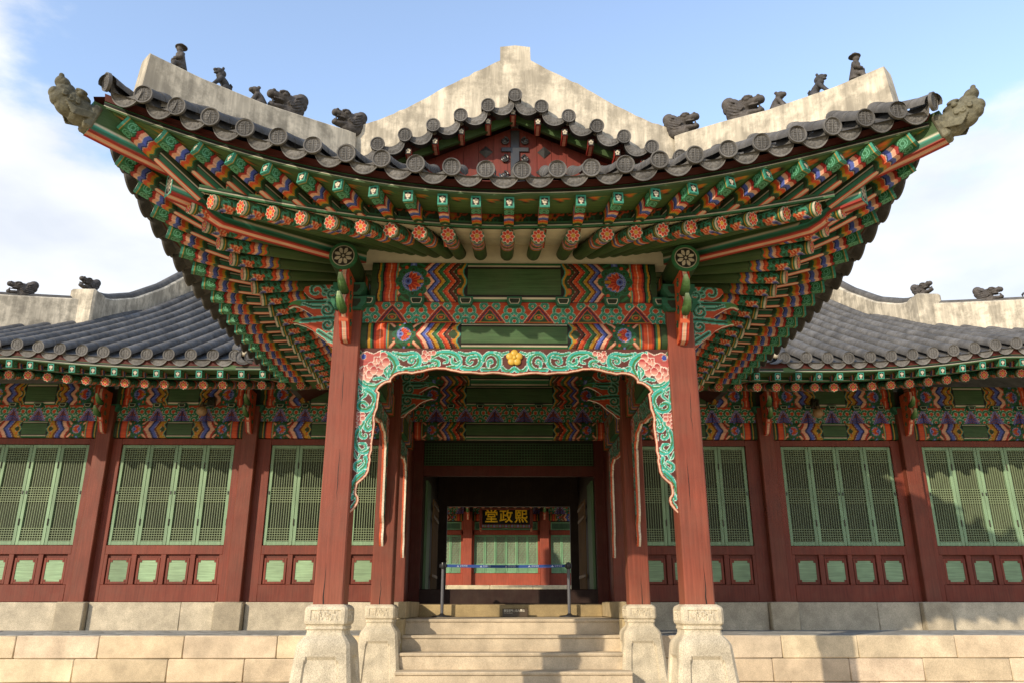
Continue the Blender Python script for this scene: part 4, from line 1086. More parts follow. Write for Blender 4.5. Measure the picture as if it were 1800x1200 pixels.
for sx in (-1, 1):
    up = .02 if sx < 0 else 0
    o = hip_beam(sx, [(-.6, 3.80), (.1, 3.735), (1.30, 3.63 + up), (1.62, 3.615 + up), (1.74, 3.65 + up), (1.86, 3.715 + up), (2.18, 3.735 + up)], [(-.6, 4.1), (1.5, 3.93 + up), (1.6, 3.95 + up), (2.18, 3.985 + up)], .078, 'hip_rafter', True)
    # carved scroll on its flank
    mb = MB()
    for sg in (-1, 1):
        c = diag(sx); sp = spiral(1.62, 3.77 + up, .062, .008, -60, 1.5, 22)
        for pl, r, cc in ((sp, .016, lin('c8552c')),):
            mb.tube([tuple(c @ Vector((a, sg * .082, b))) for a, b in pl], r, 8, cc)
        th = np.linspace(0, 2 * math.pi, 26, endpoint=False)
        mb.add([tuple(c @ Vector((1.62 + .085 * math.cos(a), sg * .080, 3.77 + up + .085 * math.sin(a)))) for a in th], [tuple(range(26))], TEALD)
    mb.build('scroll_boss', M_H, PORCH)
    z1 = 4.07 + up
    hip_beam(sx, [(.7, 3.93 + up), (1.8, 3.955 + up), (2.3, 3.985 + up), (2.7, 4.03 + up), (2.98, z1)], [(.7, 4.30), (1.8, 4.28), (2.98, 4.37 + up)], .074, 'hip_extension', False)

# ------------------------------------------------------------------ roof tiles
def disc_relief(u, v):
    """height and tone of the round end tile (longevity-knot fret) on the unit disc"""
    d = np.hypot(u, v); h = np.zeros(d.shape); k = np.ones(d.shape)
    rim = d > .80; h[rim] = .010
    inn = d < .74
    g = (np.abs(u) < .05) | (np.abs(np.abs(u) - .42) < .05) | ((np.abs(np.mod(v + .14, .28) - .14) < .05) & (np.abs(u) > .12) & (np.abs(u) < .66))
    g &= inn
    h[g] = .006; k[inn & ~g] = .62
    k[(d > .74) & (d < .80)] = .55
    return h, k
TC = TILE
def tile_end(mb, p, out, r=.088, n=19, tone=1.0, tilt=0.12):
    out = np.array(out, float); out /= np.linalg.norm(out); out = out + np.array([rnd.gauss(0, .035), rnd.gauss(0, .035), -tilt + rnd.gauss(0, .04)]); p = np.asarray(p) + np.array([rnd.gauss(0, .004), 0, rnd.gauss(0, .004)]); out /= np.linalg.norm(out)
    side = np.cross([0, 0, 1.0], out); side /= np.linalg.norm(side); up = np.cross(out, side)
    q = np.linspace(-1, 1, n); A, B = np.meshgrid(q, q, indexing='ij'); rr = np.maximum(np.abs(A), np.abs(B)); th = np.arctan2(B, A); u = rr * np.cos(th); v = rr * np.sin(th)
    h, k = disc_relief(u, v)
    P = np.asarray(p)[None, None] + side * (u * r)[..., None] + up * (v * r)[..., None] + out * h[..., None]
    mb.grid(P, TC * tone * (k * 1.05)[..., None])
    th = np.linspace(0, 2 * math.pi, 24, endpoint=False); R0 = np.asarray(p)[None] + r * (np.cos(th)[:, None] * side + np.sin(th)[:, None] * up)
    mb.grid(np.stack([R0 + out * .010, R0 - out * .02], 1), TC * tone, cu=True)
def drip(mb, p, side, up, out, w=.30, tone=1.0, nu=25, nv=11, dep=.165, pan=.42, rise=.5):
    """crescent drip tile hung between two round tiles, with the trough tile running up-slope behind it"""
    p = np.asarray(p, float); side = np.asarray(side); up = np.asarray(up); out = np.asarray(out)
    u = np.linspace(-1, 1, nu); v = np.linspace(0, 1, nv); U, V = np.meshgrid(u, v, indexing='ij')
    top = .045 - .105 * (1 - U ** 2) ** .8; bot = .03 - dep * np.clip(1 - U ** 2, 0, 1) ** .55 - .03
    bot = np.minimum(bot, top - .006)
    z = top * (1 - V) + bot * V; x = U * w / 2
    h = np.zeros(U.shape); k = np.full(U.shape, 1.12)
    edge = (V > .87) | (np.abs(U) > .93); h[edge] = .007; k[edge] = 1.3
    for s_ in (-1, 1):
        for (a, b) in ((.13, .52), (.34, .46), (.56, .40)):
            m = (np.abs(V - (b + .55 * (np.abs(U) - a) * 2)) < .11) & (np.sign(U) == s_) & (np.abs(np.abs(U) - a) < .14) & ~edge
            h[m] = .006; k[m] = 1.32
    k[(V > .77) & (V <= .87)] = .72; k[(np.abs(U) < .03) & ~edge] = 1.3
    P = p + side * x[..., None] + up * z[..., None] + out * h[..., None]
    mb.grid(P, TC * tone * k[..., None])
    hout = np.array([out[0], out[1], 0]); hout /= np.linalg.norm(hout)
    B = P[:, -1] - out * .022
    mb.grid(np.stack([P[:, -1], B], 1), TC * tone * .9)
    mb.grid(P[:, [0, -1]] - out * .022, TC * tone * .75)
    zz = np.array([0, 0, 1.0]); Q = []
    for t in np.linspace(0, 1, 5):
        Q.append(p - hout * (pan * t + .01) + zz * rise * pan * t + side * x[:, 0][:, None] + up * (bot[:, 0] * (1 - .35 * min(1, t * 4)))[:, None])
    mb.grid(np.array(Q), TC * tone * .62)
    mb.grid(np.array(Q) + zz * .02, TC * tone * .62)
def tile_tube(mb, pts, r=.082, joint=.30, tone=1.0, n=10):
    """row of half-round cover tiles, each a little narrower at its head"""
    pts = np.asarray(pts); L = np.concatenate([[0], np.cumsum(np.linalg.norm(np.diff(pts, axis=0), axis=1))])
    t = [0.0]; rr = [r]; k = joint
    tt = []; rad = []; cc = []
    m = int(L[-1] / joint) + 1
    for i in range(m):
        a, b = i * joint, min((i + 1) * joint, L[-1])
        if b - a < .02: break
        f = tone * rnd.uniform(.86, 1.12)
        tt += [a, a + .012, b - .004]; rad += [r * 1.03, r * 1.03, r * .965]; cc += [TC * f * .8, TC * f, TC * f]
    P = np.stack([np.interp(tt, L, pts[:, k]) for k in range(3)], 1)
    mb.tube(P, rad, n, np.array(cc), a0=R(-12), a1=R(192), caps=False)
ROOF = thing  # noqa
def hipZ(x): return 4.63 + (4.05 - x) * .19
def front_pt(X, t):
    """roof surface of the front slope, t 0 at the eave .. 1 at hip/gable foot"""
    y0, z0 = Fy_d(X), Fz_d(X); y1 = max(min(6.16 + (4.05 - min(abs(X), 4.0)), 8.30), y0 + .52); z1 = hipZ(abs(X)) if abs(X) > 1.95 else 4.90
    return (X, y0 + (y1 - y0) * t, z0 + (z1 - z0) * (t - .18 * t * (1 - t)))
def side_pt(s, Y, t):
    x0, z0 = Sx_d(Y), Sz_d(Y)
    if Y < 8.3: x1 = max(4.05 - (Y - 6.16), 1.9); z1 = hipZ(x1)
    else: x1, z1 = .05, 5.95
    return (s * (x0 + (x1 - x0) * t), Y, z0 + (z1 - z0) * (t - .2 * t * (1 - t)))
DX = [-3.78, -3.475, -3.175, -2.88, -2.57, -2.26, -1.94, -1.62, -1.295, -.97, -.64, -.31, .025, .358, .685, 1.01, 1.335, 1.665, 1.98, 2.295, 2.615, 2.935, 3.23, 3.515, 3.82]
mb = MB(); mt = MB()
for i, X in enumerate(DX):
    p = np.array([X, Fy_d(X), Fz_d(X)])
    k = np.clip((abs(X) - 3.6) / .2, 0, 1)
    tile_end(mt, p + np.array([0, -.006, 0]), (np.sign(X) * k * .9, -1, 0), tone=rnd.uniform(.92, 1.08))
    pts = [front_pt(X, t) for t in np.linspace(0, 1, 9)]
    tile_tube(mb, pts, tone=1.0)
    if i < len(DX) - 1:
        Xm = (X + DX[i + 1]) / 2; pm = np.array([Xm, Fy_d(Xm) - .01, Fz_d(Xm)])
        sl = np.array([DX[i + 1] - X, 0, Fz_d(DX[i + 1]) - Fz_d(X)]); w = np.linalg.norm(sl); sl /= w
        out = np.array([0, -1, -.25]); out /= np.linalg.norm(out); up = np.cross(sl, out) * -1
        if up[2] < 0: up = -up
        drip(mt, pm + np.array([0, .03, .0]), sl, up, out, w=w * .93, tone=rnd.uniform(.9, 1.08))
Xg = np.linspace(-3.74, 3.76, 70)
mb.grid(np.array([[np.array(front_pt(x, t)) - np.array([0, 0, .075]) for t in np.linspace(.01, 1, 10)] for x in Xg]), TC * .8)
for s in (-1, 1):
    Ys = [6.86 + k * .318 for k in range(18)]
    for i, Y in enumerate(Ys):
        p = np.array([s * Sx_d(Y), Y, Sz_d(Y)])
        tile_end(mt, p + np.array([s * .006, 0, 0]), (s, -.0, 0), n=15, tone=rnd.uniform(.85, 1.0))
        tile_tube(mb, [side_pt(s, Y, t) for t in np.linspace(0, 1, 7)])
        if i < len(Ys) - 1:
            Ym = Y + .159; pm = np.array([s * (Sx_d(Ym) + .01), Ym, Sz_d(Ym)]); a = np.array([s * Sx_d(Ys[i + 1]), Ys[i + 1], Sz_d(Ys[i + 1])]) - p
            w = np.linalg.norm(a); sl = a / w; out = np.array([s, 0, -.25]); out /= np.linalg.norm(out); up = np.cross(sl, out)
            if up[2] < 0: up = -up
            drip(mt, pm, sl, up, out, w=w * .95, tone=rnd.uniform(.85, 1.0), nu=17, nv=9, dep=.19, pan=.34, rise=.30)
    Yg = np.linspace(6.72, 15.4, 60)
    mb.grid(np.array([[np.array(side_pt(s, y, t)) - np.array([0, 0, .075]) for t in np.linspace(.01, 1, 8)] for y in Yg]), TC * .8)
mb.build('roof_tiles', M_TILE, PORCH, angle=45)
et = mt.build('eave_tiles', M_TILE, PORCH, angle=25)
# roof deck below the tiles closes the underside
mb = MB()
mb.grid(np.array([[np.array(front_pt(x, t)) - np.array([0, -.12 * (1 - t), .14]) for t in np.linspace(0.02, 1, 6)] for x in np.linspace(-3.70, 3.72, 50)]), lin('4a2018'))
for s in (-1, 1):
    mb.grid(np.array([[np.array(side_pt(s, y, t)) - np.array([s * .12 * (1 - t), 0, .14]) for t in np.linspace(.02, 1, 6)] for y in np.linspace(6.8, 15.4, 40)]), lin('4a2018'))
mb.build('roof_deck', M_H, PORCH)

# gable: red boards, iron ornament, barge boards with little rafters, verge tiles, plaster ridge
def verge(x): return 5.80 - .445 * abs(x) + .012 * x * x
mb = MB()
n = 21
for i in range(n):
    xa, xb = -1.9 + i * 3.8 / n, -1.9 + (i + 1) * 3.8 / n
    top = lambda x: 5.66 - .445 * abs(x)
    if xa < 0 < xb:
        mb.prism([(xa, 4.7), (xb, 4.7), (xb, top(xb)), (0, top(0)), (xa, top(xa))], 8.52, 8.56, (0, 2), lin('7c3328'))
    else:
        mb.prism([(xa + .002, 4.7), (xb - .002, 4.7), (xb - .002, top(xb)), (xa + .002, top(xa))], 8.52 + rnd.uniform(0, .003), 8.56, (0, 2), lin('7c3328') * rnd.uniform(.94, 1.06))
mb.build('gable_board', M_V, PORCH)
mb = MB(); IR = lin('3a3a3a')
mb.box(-.055, .055, 8.495, 8.52, 4.75, 5.6, IR, .006)
mb.box(-.17, .17, 8.497, 8.518, 5.30, 5.36, IR, .006); 
for s in (-1, 1):
    for z in (5.45, 5.2, 4.97):
        pl = spiral(s * .13, z, .055, .015, 90, s * 1.2, 18); mb.tube([(a, 8.50, b) for a, b in pl], .013, 8, IR)
        mb.ell((s * .13, 8.50, z), (.03, .015, .03), IR)
    mb.prism([(s * .055, 4.75), (s * .24, 4.75), (s * .17, 4.86), (s * .2, 5.0), (s * .055, 4.92)], 8.497, 8.515, (0, 2), IR)
    for (a, b) in ((.36, 5.30), (.34, 5.02), (.88, 4.98), (.62, 5.1)):
        h = .085
        c = np.array([s * a, 8.47, b]); q = np.array([(s * a - h, 8.515, b), (s * a, 8.515, b - h), (s * a + h, 8.515, b), (s * a, 8.515, b + h)])
        if a == .62: continue
        ms = MB(); ms.add(np.vstack([c[None], q]), [(0, 1, 2), (0, 2, 3), (0, 3, 4), (0, 4, 1)], IR); ms.build('iron_stud', M_MET, PORCH, smooth=False)
mb.build('iron_ornament', M_MET, PORCH, smooth=False)
mb = MB()
for s in (-1, 1):
    pol = [(0, 5.72), (s * 1.95, 5.72 - .445 * 1.95 + .02), (s * 1.95, 5.60 - .445 * 1.95 + .02), (0, 5.60)]
    mb.prism(pol, 8.30, 8.345, (0, 2), lin('3f5c30'))
    mb.prism([(0, 5.82), (s * 1.95, 5.82 - .445 * 1.95 + .02), (s * 1.95, 5.72 - .445 * 1.95 + .02), (0, 5.72)], 8.24, 8.5, (0, 2), lin('4a1c16'))
mb.build('barge_board', M_H, PORCH)
for xk in (0.0, -.30, -.62, -.93, -1.24, -1.55, .30, .62, .93, 1.24, 1.55):
    mb = MB(); z = 5.635 - .445 * abs(xk); w = .036; x = xk - .03
    mb.box(x - w, x + w, 8.16, 8.40, z - .045, z + .045, lin('a8352a'), .006)
    P = np.array([[(x - w * .5, 8.17, z - .0475), (x + w * .5, 8.17, z - .0475)], [(x - w * .5, 8.39, z - .0475), (x + w * .5, 8.39, z - .0475)]]); mb.grid(P, PINK)
    n = 15; A, B = np.meshgrid(np.linspace(-1, 1, n), np.linspace(-1, 1, n), indexing='ij'); C = np.empty(A.shape + (3,)); C[:] = BLK
    for k in range(5):
        a = R(90 + 72 * k); C[np.hypot(A - .48 * math.cos(a), B - .48 * math.sin(a)) < .30] = WHT
    P = np.zeros(A.shape + (3,)); P[..., 0] = x + A * w * .95; P[..., 1] = 8.157; P[..., 2] = z + B * .043; mb.grid(P, C)
    mb.build('gable_rafter', M_H, PORCH)
mb = MB()
vx = [k * .323 for k in range(-6, 7)]
for i, x in enumerate(vx):
    p = np.array([x - .01, 8.06, verge(x)])
    tile_end(mb, p, (0, -1, 0), r=.084, tone=rnd.uniform(.92, 1.06))
    tile_tube(mb, [tuple(p), tuple(p + np.array([0, .5, .02]))], r=.08)
    if i < len(vx) - 1:
        xm = x + .1615; sl = np.array([.323, 0, verge(vx[i + 1]) - verge(x)]); w = np.linalg.norm(sl); sl /= w; out = np.array([0, -1, -.2]); out /= np.linalg.norm(out)
        up = np.cross(sl, out); up = up if up[2] > 0 else -up
        drip(mb, np.array([xm - .01, 8.09, (verge(x) + verge(vx[i + 1])) / 2 - .01]), sl, up, out, w=w * .9, tone=rnd.uniform(.9, 1.05), pan=.3, rise=.05)
mb.build('verge_tiles', M_TILE, PORCH, angle=25)
mb = MB()
top = [(-.60, 8.50), ]
def ridge_top(x): return np.interp(abs(x), [.19, .33, .746, .95, 1.20, 1.42, 1.648, 1.80, 1.921, 2.05], [6.43, 6.34, 6.10, 5.97, 5.80, 5.67, 5.555, 5.495, 5.46, 5.43])
xs = np.concatenate([np.linspace(-2.05, -.19, 30), np.linspace(.19, 2.05, 30)])
pol = [(x, verge(x) - .02 - (.1 if abs(x) > 1.6 else 0)) for x in np.linspace(-2.05, 2.05, 40)] + [(x, ridge_top(x) + rnd.gauss(0, .006)) for x in np.linspace(2.05, .19, 30)] + [(.185, 6.63), (.0, 6.655), (-.19, 6.63)] + [(x, ridge_top(x) + rnd.gauss(0, .006)) for x in np.linspace(-.19, -2.05, 30)]
mb.prism(pol, 8.22, 8.52, (0, 2), PLAS)
mb.box(-.17, .17, 8.5, 15.6, 5.9, 6.6, PLAS, .02)
mb.build('gable_ridge', M_PLAS, PORCH, angle=30)
mb = MB()
for s in (-1, 1):
    mb.tube([(x * s, 8.38, ridge_top(x) + .0) for x in np.linspace(.2, 1.95, 14)], .05, 10, TC * .8)
mb.build('ridge_cap', M_TILE, PORCH)
def hip_top(sx, x): return np.interp(x, [2.0, 2.4, 2.8, 3.3, 3.70], [5.33, 5.24, 5.15, 5.10, 5.11]) - (.07 * np.clip((x - 2.4) / 1.3, 0, 1) if sx > 0 else 0)
def hip_xy(sx, x): return (sx * x, 6.16 + (4.05 - x))
HIPS = {}
for sx in (-1, 1):
    mb = MB(); n = 30; xv = np.linspace(1.98, 3.70, n); hw = .11; nrm = np.array([1, sx * 1.0, 0]) / math.sqrt(2)
    P = []
    for x in xv:
        X, Y = hip_xy(sx, x); zb = hipZ(x) - .16; zt = hip_top(sx, x); lean = .05 if x == xv[-1] else 0
        c = np.array([X, Y, 0]); off = np.array([-sx, 1, 0]) * lean * .6
        row = [c - nrm * hw * 1.15 + np.array([0, 0, zb]), c - nrm * hw + off * 1 + np.array([0, 0, zt - .02]), c - nrm * hw * .8 + off + np.array([0, 0, zt]), c + nrm * hw * .8 + off + np.array([0, 0, zt]), c + nrm * hw + off + np.array([0, 0, zt - .02]), c + nrm * hw * 1.15 + np.array([0, 0, zb])]
        P.append(row)
    P = np.array(P); mb.grid(P, PLAS); mb.add(P[-1], [tuple(range(6))], PLAS); mb.add(P[0], [tuple(range(6))], PLAS)
    mb.build('hip_ridge', M_PLAS, PORCH, angle=30)
    mb = MB(); mb.tube([(*hip_xy(sx, x), hip_top(sx, x) - .02) for x in np.linspace(2.1, 2.55, 8)], .06, 10, TC * .85); mb.build('ridge_cap', M_TILE, PORCH)
#@@PART2
# ------------------------------------------------------------------ gallery hall behind the porch (both wings)
GAL = thing('palace_gallery', 'long red and green palace gallery with lattice windows, behind the porch', 'gallery', (0, 16, -.41))
CXS = [-10.10, -7.44, -4.77, -1.95, 1.96, 4.77, 7.42, 10.08]
ZD0, ZD1, ZLT, ZT0, ZT1, ZJ1, ZP1 = 1.0, 2.805, 2.915, 2.925, 3.236, 3.542, 3.95
# foundation stones
for i, x in enumerate(CXS):
    mb = MB(); mb.box(x - .27, x + .22, YW - .27, YW + .1, -.43, .046, lin('bbae95') * rnd.uniform(.85, 1.08), .02); mb.build('column_base', M_GRAN, GAL)
for a, b in zip(CXS[:-1], CXS[1:]):
    if a < 0 < b: continue
    for (p, q) in ((a + .23, (a + b) / 2 + rnd.uniform(-.5, .5)),):
        for (u0, u1) in ((p, q), (q + .003, b - .275)):
            mb2 = MB(); mb2.box(u0, u1, YW - .14, YW + .1, -.43, .042, lin('c4b8a0') * rnd.uniform(.9, 1.08), .012); mb2.build('foundation_stone', M_GRAN, GAL)
gcol = []
def gcolumn(x, w=.27):
    mb = MB(); hw = w / 2
    for (xa, xb, y0) in ((x - hw, x + hw, YW - .15),):
        prof = np.array([(xa, y0 + .012), (xa + .012, y0), (xb - .012, y0), (xb, y0 + .012), (xb, y0 + .3), (xa, y0 + .3)]); zz = np.linspace(.048, 3.5, 10)
        P = np.zeros((10, 6, 3)); P[:, :, 0] = prof[None, :, 0]; P[:, :, 1] = prof[None, :, 1]; P[:, :, 2] = zz[:, None]; mb.grid(P, OXR * rnd.uniform(.94, 1.04), cv=True)
    return mb.build('column', M_V, GAL)
for x in CXS: gcol.append(gcolumn(x))

# one lattice leaf and one dado panel, shared by every bay
DW = .515
def leaf_mesh():
    mb = MB(); w, h = DW - .006, ZD1 - ZD0 - .01; st = .058; y = 0.0
    c = LTG
    mb.box(0, st, y, y + .05, 0, h, c, .004); mb.box(w - st, w, y, y + .05, 0, h, c, .004)
    mb.box(st, w - st, y + .001, y + .05, 0, st + .01, c, .004); mb.box(st, w - st, y + .001, y + .05, h - st, h, c, .004)
    iw = w - 2 * st; nb = 9; b = .0055
    ztop = h - st; zbot = st + .01; H = ztop - zbot
    for k in range(1, nb):
        xx = st + iw * k / nb; mb.box(xx - b, xx + b, y + .012, y + .030, zbot, ztop, lin('7e8e6c'), 0)
    gz = .037
    bands = [(ztop, 6, -1), ((ztop + zbot) / 2 + gz * 3.0, 7, -1), (zbot + gz * 6, 7, -1)]
    for z0, n, d in bands:
        for k in range(n):
            zz = z0 - k * gz * 1.12 - (.02 if z0 == ztop else 0); mb.box(st, w - st, y + .010, y + .032, zz - b, zz + b, lin('84946f'), 0)
    return mb
leaf0 = leaf_mesh()
def paper_mesh():
    mb = MB(); w, h = DW - .006, ZD1 - ZD0 - .01
    mb.box(.05, w - .05, .044, .049, .05, h - .05, lin('4d5340'), 0)
    return mb
def hinge_mesh():
    mb = MB(); mb.box(-.012, .012, -.012, .005, -.055, .055, lin('3a3526'), .004); mb.tube([(0, -.012, -.06), (0, -.012, .06)], .009, 8, lin('3a3526')); return mb
LEAF = PAPER = HINGE = None
def leaf(x):
    global LEAF, PAPER, HINGE
    if LEAF is None:
        LEAF = leaf0.build('lattice_window', M_V, GAL); LEAF.location = (x, YW + .03, ZD0 + .005)
        PAPER = paper_mesh().build('window_paper', M_V, LEAF, world=False)
        HINGE = hinge_mesh().build('hinge', M_MET, LEAF, world=False); HINGE.location = (DW - .003, 0, 1.42)
        h2 = HINGE.copy(); COL.objects.link(h2); h2.parent = LEAF; h2.location = (DW - .003, 0, .40)
        return LEAF
    o = LEAF.copy(); COL.objects.link(o); o.parent = GAL; o.matrix_parent_inverse = parent_inv(GAL); o.location = (x, YW + .03, ZD0 + .005)
    for ch in LEAF.children:
        d = ch.copy(); COL.objects.link(d); d.parent = o; d.matrix_parent_inverse = Matrix.Identity(4)
    return o
def bay(a, b):
    """red framing, four lattice leaves and four green dado panels between two columns"""
    xa, xb = a + .135, b - .135; L = xb - xa; wd = 4 * DW; xm = (xa + xb) / 2; d0 = xm - wd / 2; d1 = xm + wd / 2
    c = OXD
    mb = MB(); y = YW
    mb.box(xa - .02, d0 - .004, y, y + .12, .046, ZLT, c * 1.02, .006); mb.box(d1 + .004, xb + .02, y, y + .12, .046, ZLT, c, .006)
    mb.box(d0 - .006, d1 + .006, y + .002, y + .12, ZD1, ZLT, c, .006)
    mb.box(d0 - .006, d1 + .006, y + .002, y + .12, .845, ZD0, c, .006)
    mb.box(d0 - .006, d1 + .006, y - .004, y + .12, .046, .335, c * .98, .008)
    # muntins of the dado
    for k in range(5):
        xx = d0 + wd * k / 4; hw = .045 if 0 < k < 4 else .05
        mb.box(xx - hw, xx + hw, y + .004, y + .1, .333, .847, c, .006)
    mb.box(d0, d1, y + .055, y + .1, .33, .85, c * .8, 0)
    mb.build('window_frame', M_V, GAL)
    for k in range(4):
        mb = MB(); cx = d0 + wd * (k + .5) / 4; hw, z0, z1 = .155, .385, .745; n = .035
        fr = lambda m, yy0, yy1, col, nn: mb.prism([(cx - hw - m + nn, z0 - m), (cx + hw + m - nn, z0 - m), (cx + hw + m - nn, z0 - m + nn), (cx + hw + m, z0 - m + nn), (cx + hw + m, z1 + m - nn), (cx + hw + m - nn, z1 + m - nn), (cx + hw + m - nn, z1 + m), (cx - hw - m + nn, z1 + m), (cx - hw - m + nn, z1 + m - nn), (cx - hw - m, z1 + m - nn), (cx - hw - m, z0 - m + nn), (cx - hw - m + nn, z0 - m + nn)], yy0, yy1, (0, 2), col)
        fr(0, y + .036, y + .054, lin('93b088') * rnd.uniform(.88, 1.06), n)
        mb.build('dado_panel', M_H, GAL)
        mb = MB()
        for (p, q, r, s) in ((cx - hw - .042, cx - hw + .0, z0 - .04, z1 + .04), (cx + hw, cx + hw + .042, z0 - .04, z1 + .04), (cx - hw, cx + hw, z0 - .04, z0), (cx - hw, cx + hw, z1, z1 + .04)):
            mb.box(p, q, y + .026, y + .06, r, s, c * 1.03, .004)
        for sx in (-1, 1):
            for zz, sz in ((z0, 1), (z1, -1)):
                mb.box(cx + sx * (hw - n), cx + sx * hw, y + .028, y + .06, zz, zz + sz * n, c * 1.03, .003)
        mb.build('dado_frame', M_V, GAL)
    for k in range(4): leaf(d0 + k * DW + .003)
    mb = MB()
    for xx in (d0 + .03, d1 - .03, xm - .035, xm + .035):
        mb.box(xx - .011, xx + .011, YW + .018, YW + .03, ZD0 + .9, ZD0 + .96, lin('2c281c'), .003)
    mb.build('window_catch', M_MET, GAL)
    # painted timbers above
    Lb = b - a - .25
    beam('tie_beam', a + .125, b - .125, YW - .06, ZT0, ZT1, .2, GAL, .98 if L > 2.3 else .9, B3 if a < -9 or True else B2, 1, res=.014, bow=.025)
    ip_board(a + .1, b - .1, YW - .02, ZT1, ZJ1, GAL, .46, (b - a - .2) / 2 + .23, 'wing', res=.013)
    beam('purlin_beam', a + .1, b - .1, YW - .05, ZJ1, ZP1, .25, GAL, .95, B3, 2, True, res=.014, bow=.02)
    kk = int((b - a - .5) / .46 / 2)
    for k in range(-kk, kk + 1):
        soro((a + b) / 2 + k * .46, YW - .09, ZJ1 + .03, GAL, w=.155, h=.09, d=.1)
for a, b in zip(CXS[:-1], CXS[1:]):
    if a < 0 < b: continue
    bay(a, b)
for x in CXS:
    if abs(x) > 3:
        sn = snout(x, YW - .15, GAL, zt=3.74, k=.92)
        mb = MB()
        for zt_ in (3.56, ):
            mb.prism([(x + p, zt_ + q - .03) for p, q in ((-.14, -.13), (.14, -.13), (.2, -.05), (.2, 0), (-.2, 0), (-.2, -.05))], YW - .14, YW + .1, (0, 2), TEALD)
            mb.prism([(x + p * .7, zt_ + (q + .06) * .6 - .09) for p, q in ((-.14, -.13), (.14, -.13), (.2, -.05), (.2, 0), (-.2, 0), (-.2, -.05))], YW - .145, YW + .05, (0, 2), lin('24301e'))
        # ribbed carved arm rising to the eave
        for k in range(7):
            mb.ell((x - .01, YW - .30 - .02 * k * (1 if k < 4 else .5), 3.62 + k * .055), (.05, .055, .035), lin('8a4a34') if k % 2 else lin('b06a48'))
        mb.build('carved_arm', M_H, GAL)

# centre: the open passage
x0, x1 = CXS[3] + .13, CXS[4] - .13
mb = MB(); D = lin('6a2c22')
for s, xa in ((1, x0), (-1, x1)):
    mb.box(xa - .10 * s, xa + .17 * s, 15.28, 15.42, -.1, 3.1, D * .7, .006)
    mb.box(xa - .08 * s, xa - .02 * s, YW + .1, 15.28, -.1, 3.1, D * .8, .004)
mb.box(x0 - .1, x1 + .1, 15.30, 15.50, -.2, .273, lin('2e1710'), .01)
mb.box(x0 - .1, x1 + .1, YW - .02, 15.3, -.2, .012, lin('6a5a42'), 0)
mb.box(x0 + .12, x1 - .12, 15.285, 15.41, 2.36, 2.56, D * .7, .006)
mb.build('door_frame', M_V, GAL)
beam('tie_beam', x0 - .1, x1 + .1, YW - .06, ZT0, ZT1, .2, GAL, 1.12, B6, 1, res=.012, bow=.025)
ip_board(x0 - .1, x1 + .1, YW - .02, ZT1, ZJ1, GAL, .55, (x1 - x0 + .2) / 2, 'wing', res=.012)
beam('purlin_beam', x0 - .1, x1 + .1, YW - .05, ZJ1, ZP1, .25, GAL, 1.12, B6, 2, True, res=.012, bow=.02)
beam('ridge_beam', x0 - .1, x1 + .1, YW - .42, ZP1 - .03, 4.35, .3, GAL, 1.2, B6, 2, True, res=.012, bow=.03)
for k in range(-3, 4): soro((x0 + x1) / 2 + k * .55, YW - .09, ZJ1 + .03, GAL, w=.155, h=.09, d=.1)
mb = MB()                                          # transom lattice
for k in range(60):
    xx = x0 + .2 + (x1 - x0 - .4) * k / 59; mb.box(xx - .006, xx + .006, 15.30, 15.32, 2.55, 3.0, lin('4a6a48'), 0)
for k in range(9):
    zz = 2.57 + .42 * k / 8; mb.box(x0 + .18, x1 - .18, 15.295, 15.315, zz - .006, zz + .006, lin('4a6a48'), 0)
mb.box(x0 + .15, x1 - .15, 15.33, 15.35, 2.55, 3.1, lin('2c3426'), 0)
mb.build('transom_lattice', M_H, GAL)
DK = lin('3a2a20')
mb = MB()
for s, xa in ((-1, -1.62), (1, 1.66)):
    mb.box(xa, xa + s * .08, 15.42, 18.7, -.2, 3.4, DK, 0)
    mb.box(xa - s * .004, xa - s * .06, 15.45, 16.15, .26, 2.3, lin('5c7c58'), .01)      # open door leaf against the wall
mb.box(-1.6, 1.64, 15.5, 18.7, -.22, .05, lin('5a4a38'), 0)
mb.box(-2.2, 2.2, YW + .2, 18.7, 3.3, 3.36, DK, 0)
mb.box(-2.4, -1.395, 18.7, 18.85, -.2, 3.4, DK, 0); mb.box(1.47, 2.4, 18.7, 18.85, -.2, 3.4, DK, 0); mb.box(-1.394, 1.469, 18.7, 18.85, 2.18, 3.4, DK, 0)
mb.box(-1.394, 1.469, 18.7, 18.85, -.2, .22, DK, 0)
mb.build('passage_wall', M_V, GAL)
for s, xa in ((-1, -1.52), (1, 1.56)):            # slatted inner gates
    mb = MB()
    for k in range(6): mb.box(xa - .015, xa + .015, 16.3 + k * .24, 16.35 + k * .24, .2, 2.05, lin('7a5c3a'), .004)
    for z in (.55, 1.7, 1.95): mb.box(xa - .022, xa + .022, 16.25, 17.6, z - .03, z + .03, lin('7a5c3a'), .004)
    mb.build('slatted_gate', M_V, GAL)
# body of the building behind the windows
for s in (-1, 1):
    mb = MB(); mb.box(s * 2.3, s * 10.2, YW + .16, 18.8, -.41, 3.9, lin('4a3a30'), 0); mb.build('rear_wall', M_V, GAL)

